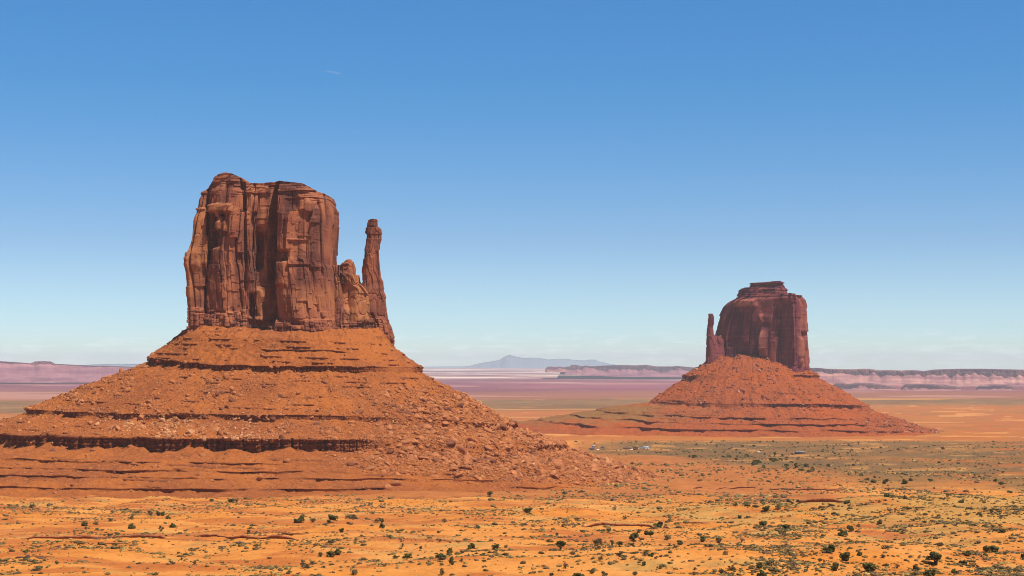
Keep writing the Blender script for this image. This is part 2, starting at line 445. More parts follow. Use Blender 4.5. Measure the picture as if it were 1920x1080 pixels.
def block(D0, left, right, roof, base, hd, yaw, n, nu, nv, disp, sink, org, mat, name, parent, rings=10, cap_amp=1.0, seed=0, label=None, bend=None, scar_lit=None):
    lp, lx = zip(*left); rp, rx = zip(*right); fx, fp = zip(*roof); bx, bp = zip(*base); hp, hv = zip(*hd)
    t = np.linspace(0, 2 * np.pi, 20001)
    ca, sa = np.cos(t), np.sin(t)
    ux = np.sign(ca) * np.abs(ca) ** (2 / n); uy = np.sign(sa) * np.abs(sa) ** (2 / n)
    mx = 0.5 * abs(np.mean(rx) - np.mean(lx)) * D0 / F; my = np.mean(hv)
    ds = np.hypot(np.diff(ux) * mx, np.diff(uy) * my)
    ds = ds * np.where(uy[1:] < 0.15, 1.0, 0.3)
    cs = np.concatenate([[0], np.cumsum(ds)])
    tt = np.interp(np.linspace(0, cs[-1], nu, endpoint=False), cs, t)
    full = np.concatenate([[0], np.cumsum(np.hypot(np.diff(ux) * mx, np.diff(uy) * my))])
    s = np.interp(tt, t, full)
    ca, sa = np.cos(tt), np.sin(tt)
    ux = np.sign(ca) * np.abs(ca) ** (2 / n); uy = np.sign(sa) * np.abs(sa) ** (2 / n)
    gx = np.sign(ux) * np.abs(ux) ** (n - 1); gy = np.sign(uy) * np.abs(uy) ** (n - 1)
    pymax, pymin = max(bp), min(fp)
    v = np.linspace(0, 1, nv)
    pyn = pymax + (pymin - pymax) * v
    XL = at(np.interp(pyn, lp, lx), pyn, D0)[0]; XR = at(np.interp(pyn, rp, rx), pyn, D0)[0]
    H = np.interp(pyn, hp, hv)
    xm = 0.5 * (XL.mean() + XR.mean())
    X = 0.5 * (XL + XR)[:, None] + 0.5 * (XR - XL)[:, None] * ux[None]
    Y = D0 + H[:, None] * uy[None] + (X - xm) * math.tan(R(yaw))
    PX = 960 + F * X / D0
    if bend: Y = Y + np.interp(PX, *zip(*bend))
    zb = at(960, np.interp(PX, bx, bp), D0)[2] - sink; zt = at(960, np.interp(PX, fx, fp), D0)[2]
    Z = zb + v[:, None] * (zt - zb)
    nx = gx[None] / (0.5 * (XR - XL))[:, None]; ny = gy[None] / H[:, None]
    nx = nx - math.tan(R(yaw)) * ny
    if bend:
        k = (np.interp(PX + 0.5, *zip(*bend)) - np.interp(PX - 0.5, *zip(*bend))) * F / D0
        nx = nx - k * ny * (np.abs(ny) > 0.3 * np.abs(nx))
    L = np.hypot(nx, ny); nx, ny = nx / L, ny / L
    PY = proj(X, D0, Z)[1]
    SS = np.broadcast_to(s[None], X.shape)
    d = disp(SS, Z, PX, PY, nx, ny, np.interp(PX, fx, fp))
    X = X + d * nx; Y = Y + d * ny
    P = [np.stack([X, Y, Z], -1)]
    sc = np.zeros((nv + rings, nu))
    if scar_lit: sc[:nv] = np.clip(scar_lit(PX + 2.5 * noise(PX / 5, PY / 7, seed=77), PY + 5 * noise(PX / 6, PY / 9, seed=78)) * (0.55 + 0.9 * noise(PX / 4, PY / 14, seed=79) + 0.4) * (ny < 0.2), 0, 1)
    top = P[0][-1]
    cx, cy = top[:, 0].mean(), top[:, 1].mean()
    for k in range(1, rings + 1):
        f = 1 - k / rings
        q = top.copy()
        q[:, 0] = cx + (top[:, 0] - cx) * max(f, 0.002); q[:, 1] = cy + (top[:, 1] - cy) * max(f, 0.002)
        zz = at(960, np.interp(960 + F * q[:, 0] / D0, fx, fp), D0)[2]
        q[:, 2] = zz + cap_amp * (1 - f) * (0.4 + noise(q[:, 0] / 9, q[:, 1] / 9, seed=seed + 91)) + (top[:, 2] - at(960, np.interp(960 + F * top[:, 0] / D0, fx, fp), D0)[2]) * f
        P.append(q[None])
    P = np.concatenate(P, 0)
    me = mesh_np(name, (P - np.asarray(org)).reshape(-1, 3), [grid_faces(P.shape[0], nu, True)], [mat], attrs={'scar_lit': sc})
    o = link(name, me, parent)
    if label: o['label'] = label
    return o

def west_disp(s, z, px, py, nx, ny, rf):
    fr = sstep(0.25, 0.75, -ny)
    up = py - rf                                            # pixels below the roof line
    basey = np.interp(px, [352, 450, 500, 560, 640, 740], [577, 588, 600, 606, 600, 612])
    d = np.zeros_like(z)
    # hand placed relief of the big face
    lf = sbox(px, py, 340, 390, 393, 640, 2.5, 1.5)
    d += fr * 6.5 * lf
    d += fr * 3.0 * sbox(px, py, 350, 378, 470, 700, 3, 10)
    d -= fr * 7.0 * sbox(px, py, 391, 399, 345, 640, 1.5, 4) * sstep(640, 420, py)
    d -= fr * 10 * sbox(px, py, 393, 416 + 0.0 * py, 404, 438, 3, 3) * (0.4 + 0.6 * sstep(438, 405, py))
    d += fr * 3.5 * sbox(px, py, 393, 442, 388, 403, 4, 2.5)
    d -= fr * 8 * sbox(px, py, 398, 420, 436, 466, 6, 6)
    d += fr * 3.0 * sbox(px, py, 414, 434, 420, 440, 3, 3)
    cr = path(py, [(335, 460), (400, 465), (480, 468), (560, 470)])
    d -= fr * 6.0 * (1 - sstep(1.2, 4.5, np.abs(px - cr))) * sstep(575, 480, py)
    d -= fr * 4.0 * (1 - sstep(1, 3.5, np.abs(px - path(py, [(340, 481), (420, 479), (520, 484)])))) * sstep(530, 470, py)
    d -= fr * 13.0 * sbox(px, py, 486, 500, 436, 505, 3, 10)
    d -= fr * 3.5 * sbox(px, py, 482, 508, 330, 520, 3, 20)
    rec = sbox(px, py, 509, 531, 300, 606, 2.0, 8)
    d -= fr * 20.0 * rec * sstep(640, 560, py)
    slab = sstep(529, 533, px)
    d += fr * 6.0 * slab * (1 - 0.4 * sstep(600, 640, px))
    d -= fr * 8.0 * sbox(px, py, 527, 556, 476, 494, 4, 4)
    d += fr * 4.0 * sbox(px, py, 524, 552, 494, 540, 5, 5)
    d += fr * 9.0 * sbox(px, py, 489, 514, 543, 605, 4, 6)
    d -= fr * 6.0 * sbox(px, py, 478, 488, 556, 592, 3, 6)
    cr = path(py, [(372, 599), (450, 602), (520, 608), (530, 608)])
    d -= fr * 6.0 * (1 - sstep(0.8, 2.6, np.abs(px - cr))) * sbox(px, py, 560, 640, 385, 520, 1, 6)
    cr = path(py, [(365, 610), (440, 616)])
    d -= fr * 5.0 * (1 - sstep(0.8, 2.4, np.abs(px - cr))) * sbox(px, py, 560, 640, 372, 440, 1, 5)
    d -= fr * 2.4 * sbox(px, py, 545, 577, 380, 455, 1.0, 1.5) * 0.6
    d -= fr * 2.2 * sbox(px, py, 556, 583, 458, 505, 2.0, 2)
    # joints and slabs
    body = sstep(14, 34, up) * (1 - sstep(-6, 4, py - basey))
    col = slabs(s, z, 13, 46, 1.9, 0.52, 4.2, 5) + slabs(s, z + 30, 5.5, 20, 0.75, 0.34, 1.7, 6) + facets(s, z, 3.2, 9, 0.3, 0.2, 0.2, 7)
    d += body * col
    d += 1.3 * fbm(s / 30, z / 55, octv=3, seed=8)
    # layered cap
    cap = 1 - sstep(18, 36, up)
    hs, es, _ = cells1(z / 3.0 + 0.5 * noise(s / 40, z / 30, seed=12), 9)
    d += cap * (1.9 * (2 * rnd(hs, 2) - 1) - 1.0 * (1 - sstep(0, 0.2, es)) + bricks(s, z, 7, 4, 0.8, 0.7, 10))
    d -= (1 - sstep(0, 14, up)) * 2.5 * fr
    # blocky foot course
    foot = sstep(-4, 3, py - basey)
    d += foot * (2.6 + bricks(s, z, 4.2, 3.2, 1.3, 1.6, 13) + bricks(s, z, 9, 30, 1.4, 1.2, 14) + 0.06 * np.clip(py - basey, 0, 60))
    side = sstep(0.55, 0.88, np.abs(nx))
    return d * (1 - side) + np.clip(0.6 * d + 0.6, -1.8, 1.6) * side
def west_lit_orange(px, py):  # mostly sunlit facets painted lighter, on rock that is also more orange
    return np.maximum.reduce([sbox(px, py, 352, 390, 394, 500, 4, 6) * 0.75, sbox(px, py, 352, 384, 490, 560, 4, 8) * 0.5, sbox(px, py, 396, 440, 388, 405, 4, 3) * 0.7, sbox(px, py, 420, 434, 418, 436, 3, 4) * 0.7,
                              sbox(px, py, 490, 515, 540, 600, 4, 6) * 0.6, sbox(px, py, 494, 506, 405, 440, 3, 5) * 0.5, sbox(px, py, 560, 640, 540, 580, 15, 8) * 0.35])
def shoulder_lit_orange(px, py):  # sunlight painted into the shoulder's orange rock colour
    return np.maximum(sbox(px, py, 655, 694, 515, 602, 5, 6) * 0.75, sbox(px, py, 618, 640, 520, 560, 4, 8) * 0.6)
def shoulder_disp(s, z, px, py, nx, ny, rf):
    fr = sstep(0.2, 0.7, -ny)
    d = slabs(s, z, 11, 34, 2.2, 0.5, 2.4, 41) + facets(s, z, 5, 16, 0.9, 0.35, 0.7, 42) + facets(s, z, 2.4, 6, 0.3, 0.2, 0.2, 43)
    d -= fr * 5 * sbox(px, py, 643, 664, 538, 578, 4, 8)
    d -= fr * 5 * (1 - sstep(1, 3.5, np.abs(px - path(py, [(500, 640), (560, 643), (620, 648)]))))
    d += fr * 3 * sbox(px, py, 666, 688, 520, 610, 4, 6)
    d -= fr * 3 * sbox(px, py, 640, 655, 498, 513, 3, 3)
    foot = sstep(-4, 4, py - 604)
    return d * (1 - 0.5 * foot) + foot * (1.5 + bricks(s, z, 4, 4.5, 1.0, 1.2, 44) + bricks(s, z, 8, 30, 1.2, 1.0, 45))
def thumb_disp(s, z, px, py, nx, ny, rf):
    d = facets(s, z, 6, 22, 0.7, 0.2, 0.5, 51) + facets(s, z, 2.6, 8, 0.3, 0.2, 0.25, 52)
    hs, es, _ = cells1(z / 4.0, 53)
    d += (1 - sstep(440, 455, py)) * (0.7 * (2 * rnd(hs, 2) - 1) - 0.6 * (1 - sstep(0, 0.2, es)))
    low = sstep(535, 570, py)
    d += low * facets(s, z, 7, 26, 1.6, 0.4, 1.0, 54)
    foot = sstep(-4, 4, py - 600)
    return d + foot * (0.6 + bricks(s, z, 4, 4.0, 1.0, 1.1, 55))

WC = at(540, 620, 1600.0)
W_ORG = (WC[0], 1600.0, -100.0)
west = empty('sandstone_butte', W_ORG, 'large nearer red sandstone butte with a tall thumb spire on its right', 'butte', 'sandstone buttes')
W_YAW = -7.0
block(1600.0,
      [(328, 407), (337, 396), (345, 380), (352, 379), (366, 378), (388, 376), (394, 373), (405, 371), (440, 368), (462, 364), (490, 362), (505, 366), (580, 370), (600, 371), (640, 372)],
      [(328, 622), (355, 628), (366, 629), (374, 629), (385, 628), (400, 626), (430, 624), (470, 625), (476, 630), (497, 633), (560, 640), (640, 652)],
      [(340, 352), (374, 350), (385, 344), (398, 338), (405, 334), (413, 331), (425, 328), (440, 331), (452, 336), (458, 338), (460, 345), (470, 347), (490, 348), (500, 346), (518, 344), (540, 347), (560, 349), (575, 352), (590, 361), (600, 366), (615, 369), (624, 371), (640, 376)],
      [(340, 620), (450, 623), (520, 631), (560, 635), (660, 640)],
      [(328, 34), (400, 40), (640, 46)], W_YAW, 7.0, 1150, 520, west_disp, 9.0, W_ORG, M['cliff'], 'cliff_wall', west, 12, 1.6, 1, bend=[(330, 34), (352, 14), (361, 0), (392, 14), (398, 10), (440, 2), (462, 9), (505, 12), (531, 6), (575, 4), (598, 8), (640, 26), (660, 34)], scar_lit=west_lit_orange)
block(1592.0,
      [(490, 622), (520, 618), (640, 612)],
      [(490, 660), (512, 664), (516, 676), (524, 687), (532, 693), (600, 696), (640, 700), (660, 704)],
      [(610, 500), (636, 498), (641, 495), (650, 493), (657, 497), (661, 501), (662, 511), (672, 514), (684, 522), (692, 531), (720, 540)],
      [(600, 637), (660, 641), (720, 650)],
      [(490, 12), (520, 17), (600, 22), (660, 25)], W_YAW, 3.2, 520, 260, shoulder_disp, 8.0, W_ORG, M['cliff'], 'cliff_shoulder', west, 8, 1.0, 2, bend=[(600, 6), (625, 0), (645, 0), (690, 20), (704, 30)], scar_lit=shoulder_lit_orange)
block(1606.0,
      [(410, 691), (418, 689), (440, 688), (452, 687), (466, 684), (490, 683), (520, 681), (545, 679), (600, 678), (660, 676)],
      [(410, 706), (414, 709), (424, 708), (428, 713), (445, 714), (455, 711), (470, 710), (500, 712), (515, 714), (522, 718), (540, 719), (548, 722), (590, 724), (605, 729), (622, 734), (655, 736)],
      [(670, 413), (690, 413), (696, 411), (706, 411), (712, 413), (740, 414)],
      [(660, 640), (700, 646), (740, 655)],
      [(410, 4.5), (450, 5.5), (520, 8), (560, 11), (660, 20)], 10.0, 2.8, 420, 420, thumb_disp, 8.0, W_ORG, M['cliff'], 'thumb_spire', west, 5, 0.6, 3, label='slim free standing rock thumb at the right end of the wall')

# the farther butte
EC = at(1420, 680, 3800.0)
E_ORG = (EC[0], 3800.0, -150.0)
east = empty('sandstone_butte', E_ORG, 'smaller farther sandstone butte in shade with a thin spire on its left', 'butte', 'sandstone buttes')
def east_disp(s, z, px, py, nx, ny, rf):
    fr = sstep(0.25, 0.75, -ny)
    up = py - rf
    d = slabs(s, z, 24, 110, 3.6, 0.34, 4.0, 61) + slabs(s, z, 10, 42, 1.6, 0.3, 2.0, 62) + facets(s, z, 6, 18, 0.5, 0.14, 0.3, 63)
    d += 2.0 * fbm(s / 50, z / 80, octv=3, seed=64)
    d += fr * 15.0 * sbox(px, py, 1417, 1427, 622, 664, 3, 10)
    d += fr * 9.0 * sbox(px, py, 1482, 1491, 634, 682, 3, 6)
    d += fr * 6.0 * sbox(px, py, 1416, 1421, 592, 604, 1.5, 4)
    d -= fr * 10.0 * sbox(px, py, 1440, 1480, 566, 690, 8, 10) * 0.6
    d -= fr * 8.0 * sbox(px, py, 1472, 1482, 560, 690, 3, 6)
    d += fr * 8.0 * sbox(px, py, 1376, 1412, 563, 577, 4, 3)
    d -= (1 - sstep(0, 10, up)) * 6.0
    hs, es, _ = cells1(z / 6.0, 65)
    d += (1 - sstep(6, 16, up)) * (2.0 * (2 * rnd(hs, 2) - 1))
    return d
def east_scar_lit(px, py):                                     # freshly bared, unvarnished rock where slabs have fallen away; right facet painted sunlit
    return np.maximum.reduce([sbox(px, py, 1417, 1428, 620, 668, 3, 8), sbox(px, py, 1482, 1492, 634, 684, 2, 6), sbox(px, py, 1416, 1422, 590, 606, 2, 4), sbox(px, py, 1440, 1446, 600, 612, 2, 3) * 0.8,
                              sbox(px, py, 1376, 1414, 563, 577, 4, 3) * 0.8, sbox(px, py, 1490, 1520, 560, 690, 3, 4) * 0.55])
def cap_disp(s, z, px, py, nx, ny, rf):
    hs, es, _ = cells1(z / 5.5, 66)
    return 2.6 * (2 * rnd(hs, 2) - 1) - 2.0 * (1 - sstep(0, 0.2, es)) + facets(s, z, 14, 14, 1.5, 0.2, 1.2, 67) + facets(s, z, 6, 6, 0.6, 0.2, 0.5, 69)
def spire_disp(s, z, px, py, nx, ny, rf):
    return facets(s, z, 9, 22, 1.4, 0.25, 0.8, 68) + facets(s, z, 4, 9, 0.5, 0.2, 0.4, 70)
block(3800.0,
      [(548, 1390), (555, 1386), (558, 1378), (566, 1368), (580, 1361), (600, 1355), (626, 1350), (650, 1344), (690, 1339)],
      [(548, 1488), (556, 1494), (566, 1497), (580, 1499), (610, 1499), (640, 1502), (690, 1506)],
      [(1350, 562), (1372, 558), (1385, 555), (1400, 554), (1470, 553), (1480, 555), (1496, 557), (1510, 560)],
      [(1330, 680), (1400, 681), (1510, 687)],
      [(548, 62), (600, 72), (690, 80)], -36.0, 8.0, 760, 300, east_disp, 25.0, E_ORG, M['far_cliff'], 'cliff_wall', east, 8, 2.0, 4, bend=[(1330, 12), (1352, 0), (1476, 0), (1500, 58), (1520, 100)], scar_lit=east_scar_lit)
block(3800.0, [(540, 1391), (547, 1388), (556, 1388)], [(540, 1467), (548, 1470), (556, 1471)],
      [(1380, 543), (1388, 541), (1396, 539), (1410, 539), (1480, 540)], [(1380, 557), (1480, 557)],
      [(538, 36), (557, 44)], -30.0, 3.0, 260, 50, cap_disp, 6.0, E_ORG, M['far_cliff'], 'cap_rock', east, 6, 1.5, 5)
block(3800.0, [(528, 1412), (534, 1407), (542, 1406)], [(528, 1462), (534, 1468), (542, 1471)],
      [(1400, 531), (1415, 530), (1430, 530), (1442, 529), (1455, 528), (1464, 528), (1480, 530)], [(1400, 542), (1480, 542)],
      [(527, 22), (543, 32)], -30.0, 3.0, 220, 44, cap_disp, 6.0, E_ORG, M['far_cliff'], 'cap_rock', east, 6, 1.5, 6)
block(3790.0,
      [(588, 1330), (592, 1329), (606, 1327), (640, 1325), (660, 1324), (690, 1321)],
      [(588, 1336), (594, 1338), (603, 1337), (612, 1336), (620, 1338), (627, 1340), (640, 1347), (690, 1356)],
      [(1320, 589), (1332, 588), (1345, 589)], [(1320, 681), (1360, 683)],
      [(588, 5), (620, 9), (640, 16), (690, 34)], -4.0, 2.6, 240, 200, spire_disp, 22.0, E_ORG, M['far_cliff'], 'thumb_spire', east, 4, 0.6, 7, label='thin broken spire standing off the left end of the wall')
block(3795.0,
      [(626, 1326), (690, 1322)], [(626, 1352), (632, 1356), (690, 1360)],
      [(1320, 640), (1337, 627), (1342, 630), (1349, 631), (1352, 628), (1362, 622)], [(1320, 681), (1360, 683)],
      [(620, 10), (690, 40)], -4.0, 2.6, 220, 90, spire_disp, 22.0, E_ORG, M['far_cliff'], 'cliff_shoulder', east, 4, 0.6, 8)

# ------------------------------------------------------------------ talus
def talus(cpx, CY, levels, name, mat, parent, org, nth, vscale, ledge_fn, amp, seed, yawtan=0.0, wob=1.2, veg=None, lobe=0.0):
    cx = at(cpx, 640, CY)[0]
    n = len(levels)
    A = np.zeros((n, 3, 2))                                # L, R, F -> (half axis, z)
    for i, lv in enumerate(levels):
        x, _, z = at(*lv['L'], CY); A[i, 0] = (cx - x, z)
        x, _, z = at(*lv['R'], CY); A[i, 1] = (x - cx, z)
        py, D = lv['F']
        A[i, 2] = (CY - D, at(cpx, py, D)[2])
    front = np.linspace(np.pi - 0.35, 2 * np.pi + 0.35, nth)
    back = np.linspace(2 * np.pi + 0.35, 3 * np.pi - 0.35, nth // 4)[1:-1]
    th = np.concatenate([front, back])
    c, s_ = np.cos(th), np.sin(th)
    wR = (c > 0).astype(float)
    def lev(a):                                            # a: (3,2)
        ax = np.where(c > 0, a[1, 0], a[0, 0]); zs = np.where(c > 0, a[1, 1], a[0, 1])
        ay = a[2, 0]
        zf = np.where(s_ < 0, a[2, 1], 0.5 * (a[0, 1] + a[1, 1]))
        return cx + ax * c, CY + ay * s_ + yawtan * ax * c, zs * c * c + zf * s_ * s_
    Lx = []
    for i in range(n):
        xx, yy, zz = lev(A[i])
        lob = 1 + (0.030 * noise(th * 6.0, 0 * th + 0.35 * i, seed=seed + 905) + 0.014 * noise(th * 19.0, 0 * th + 0.35 * i, seed=seed + 906)) * min(1.0, i / 4.0) * (1 + lobe * i / n)
        xx = cx + (xx - cx) * (1 + (lob - 1) * (1 - np.abs(c)) ** 0.5); yy = CY + (yy - CY) * lob
        grp = i - (1 if i and levels[i - 1].get('ledge') else 0)
        Lx.append((xx, yy, zz + amp * wob * (noise(th * 5.0, 0 * th + grp, seed=seed + 900) + 0.5 * noise(th * 13.0, 0 * th + grp, seed=seed + 901))))
    nrm = np.stack([c / np.mean(A[:, :2, 0]), s_ / np.mean(A[:, 2, 0])], -1)
    nrm = nrm / np.linalg.norm(nrm, axis=1, keepdims=True)
    rad = np.hypot(np.mean(A[:, :2, 0]) * s_, np.mean(A[:, 2, 0]) * c)
    arc = np.concatenate([[0], np.cumsum(0.5 * (rad[1:] + rad[:-1]) * np.diff(th))])
    # smooth profile without ledges: slope points only
    P, rocks, lids, fr_ = [], [], [], []
    for i in range(n - 1):
        rows = max(3, int(levels[i]['rows'] * vscale))
        f = np.arange(rows) / rows
        if i == n - 2: f = np.append(f, 1.0)
        a = np.stack(Lx[i], -1); b = np.stack(Lx[i + 1], -1)
        q = a[None] + (b - a)[None] * f[:, None, None]
        isl = levels[i].get('ledge')
        rk = np.zeros(q.shape[:2])
        if isl:
            # the straight slope that replaces a buried ledge
            m = ledge_fn(isl, proj(a[:, 0], a[:, 1], a[:, 2])[0], arc)          # 0..1 presence
            pile = np.clip(0.35 + 0.75 * noise(arc / 26, 0 * arc, seed=seed + 7 * i) + 0.35 * noise(arc / 9, 0 * arc + 5, seed=seed + 7 * i + 1), 0, 0.85) * levels[i].get('pile', 1.0)
            fe = np.minimum(f[:, None] / np.maximum(1 - pile[None], 0.1), 1.0)  # cliff part, then the fan at its foot
            lip = levels[i].get('lip', 3.0)
            cl = a[None] + np.zeros_like(q)
            hgt = (a[:, 2] - b[:, 2])[None]
            cl[..., 2] = a[None, :, 2] - hgt * np.where(fe < 1, fe * (1 - pile[None]), f[:, None])
            h9, e9, _ = cells1(arc / (1.6 * levels[i].get('bw', 7.0)), seed + 3 * i + 2)
            push = lip * (0.35 + 1.1 * rnd(h9, 1))[None] * (1 - sstep(0.10, 0.28, fe))                              # overhanging top beds
            outf = np.where(fe < 1, 0.0, (f[:, None] - (1 - pile[None])) / np.maximum(pile[None], 0.05))
            bx = (b - a)[None, :, :2] * np.clip(outf, 0, 1)[..., None]
            cl[..., :2] += bx
            h1, e1, _ = cells1((arc / levels[i].get('bw', 7.0)), seed + 3 * i)
            face = levels[i].get('rough', 1.6) * (2 * rnd(h1, 2) - 1) - 1.8 * levels[i].get('rough', 1.6) * (1 - sstep(0, 0.32, e1)) * (rnd(h1, 4) > 0.4)
            face = face + 0.6 * levels[i].get('rough', 1.6) * (2 * rnd(cells1(arc / 2.6, seed + 3 * i + 1)[0], 2) - 1)
            hb, eb, _ = cells1(cl[..., 2] / 1.7, seed + 50)
            face = face[None] + 0.9 * (2 * rnd(hb, 1) - 1) - 0.9 * (1 - sstep(0, 0.3, eb))
            dsp = (push + face) * (fe < 1) + 0.0
            cl[..., 0] += dsp * nrm[None, :, 0] * m; cl[..., 1] += dsp * nrm[None, :, 1] * m
            q = q + (cl - q) * m[None, :, None]
            rk = m[None] * (fe < 1) + 0 * rk
        P.append(q); rocks.append(rk)
        fr_.append(np.full(q.shape[:2], 0.0 if isl else 1.0))
    P = np.concatenate(P, 0); rk = np.concatenate(rocks, 0); sl = np.concatenate(fr_, 0)
    # spread buried ledges: soften the steps where a ledge is covered
    x, y, z = P[..., 0], P[..., 1], P[..., 2]
    px, py = proj(x, y, z)
    AR = np.broadcast_to(arc[None], x.shape)
    # slope detail: gullies, hummocks, thin beds that stand out in short runs
    rough = amp * (1.7 * fbm(x / 30, y / 30, z / 24, 5, seed + 100) + 0.85 * noise(x / 6, y / 6, z / 6, seed + 101) + 0.55 * noise(x / 2.4, y / 2.4, z / 2.4, seed + 102))
    gul = amp ** 0.4 * 2.0 * (np.abs(noise(AR / 21 + 0.4 * noise(AR / 60, z / 30, seed=seed + 5), z / 160, seed=seed + 103)) - 0.3)
    z = z + (rough + gul) * (sl + 0.25 * (1 - sl)) * (1 - rk)
    zz = z + 0.03 * (x - cx)
    bed_h = 5.2 * amp
    hb, eb, db = cells1(zz / bed_h, seed + 60)
    band = (1 - sstep(0.0, 0.22, np.abs(db))) * sstep(0.10, 0.30, noise(AR / 60, hb % 977 * 1.7, seed=seed + 61) + 0.45 * noise(AR / 15, hb % 977 * 1.7, seed=seed + 62))
    band = band * (1 - rk) * sl
    sh = band * 2.7 * amp * (0.7 + 0.6 * noise(AR / 4, z / 3, seed=seed + 63))
    x = x + sh * nrm[None, :, 0]; y = y + sh * nrm[None, :, 1]
    rk = np.maximum(rk, 0.75 * sstep(0.2, 0.6, band))
    P = np.stack([x, y, z], -1)
    V = (P - np.asarray(org)).reshape(-1, 3)
    me = mesh_np(name, V, [grid_faces(P.shape[0], P.shape[1], True)], [mat], False, attrs={'rock': rk, 'veg': 0 * rk if veg is None else veg(*proj(x, y, z)) * (1 - rk)})
    o = link(name, me, parent)
    return o, P, rk

def west_ledges(k, px, arc):
    g = 0.55 + 0.8 * noise(arc / 30, 0 * arc + k, seed=200 + k)
    if k == 1: m = np.interp(px, [100, 270, 280, 640, 700, 730, 770, 785, 800, 830], [0.6, 0.9, 1, 1, 0.7, 0.25, 0.3, 0.9, 0.8, 0.3])
    elif k == 2: m = np.interp(px, [-60, 30, 60, 300, 560, 690, 730, 750, 870, 890, 966, 985], [0.6, 0.9, 1, 1, 1, 0.75, 0.4, 0.0, 0.0, 1, 1, 0.1]) * np.clip(0.75 + 0.7 * noise(arc / 35, 0 * arc, seed=207), 0.25, 1)
    elif k == 3: m = np.interp(px, [-100, 600, 660, 700, 730, 1000, 1010, 1062, 1075], [1, 1, 0.9, 0.6, 0.0, 0.0, 0.7, 0.8, 0.0])
    elif k == 9: m = np.interp(px, [300, 485, 500, 640, 650, 700], [0.0, 0.1, 1, 1, 0.3, 0.0])
    else:
        end = {4: 640, 5: 800, 6: 900, 7: 880}[k]
        m = np.interp(px, [end - 160, end], [1, 0]) * np.clip(0.45 + 1.3 * noise(arc / 26, 0 * arc, seed=210 + k) + 0.6 * noise(arc / 8, 0 * arc, seed=240 + k), 0.0, 1)
    return np.clip(m, 0, 1)
W_LEVELS = [
    dict(L=(372, 600), R=(715, 615), F=(618, 1552), rows=10),
    dict(L=(350, 620), R=(737, 650), F=(633, 1520), rows=40),
    dict(L=(318, 645), R=(762, 668), F=(655, 1511), rows=8, ledge=9, lip=1.2, rough=0.5, pile=0.6),
    dict(L=(313, 648), R=(764, 671), F=(659, 1509), rows=45),
    dict(L=(284, 668), R=(790, 688), F=(686, 1496), rows=26, ledge=1, lip=2.2, rough=1.3, pile=0.7, bw=6),
    dict(L=(276, 681), R=(797, 702), F=(699, 1492), rows=150),
    dict(L=(62, 763), R=(964, 793), F=(777, 1424), rows=30, ledge=2, lip=2.6, rough=1.6, pile=0.9, bw=6),
    dict(L=(57, 773), R=(967, 804), F=(790, 1420), rows=75),
    dict(L=(-20, 801), R=(1056, 831), F=(822, 1368), rows=54, ledge=3, lip=2.2, rough=2.8, pile=0.78, bw=8),
    dict(L=(-28, 818), R=(1062, 842), F=(852, 1358), rows=36),
    dict(L=(-110, 834), R=(1165, 873), F=(868, 1328), rows=10, ledge=4, lip=1.6, rough=0.7, pile=0.5, bw=5),
    dict(L=(-114, 837), R=(1168, 875), F=(872, 1326), rows=22),
    dict(L=(-160, 847), R=(1185, 879), F=(883, 1306), rows=10, ledge=5, lip=1.6, rough=0.7, pile=0.5, bw=5),
    dict(L=(-164, 850), R=(1187, 881), F=(887, 1304), rows=20),
    dict(L=(-200, 858), R=(1205, 884), F=(896, 1284), rows=10, ledge=6, lip=1.8, rough=0.8, pile=0.5, bw=5),
    dict(L=(-205, 862), R=(1208, 886), F=(900, 1282), rows=34),
    dict(L=(-255, 874), R=(1226, 890), F=(916, 1256), rows=10, ledge=7, lip=2.2, rough=0.9, pile=0.5, bw=6),
    dict(L=(-260, 878), R=(1230, 893), F=(921, 1254), rows=26),
    dict(L=(-330, 898), R=(1262, 898), F=(936, 1226), rows=16),
    dict(L=(-400, 925), R=(1330, 915), F=(956, 1160), rows=2),
]
_, WP, WRK = talus(543, 1600.0, W_LEVELS, 'talus_slope', M['talus'], west, W_ORG, 1500, 1.0, west_ledges, 1.0, 300)

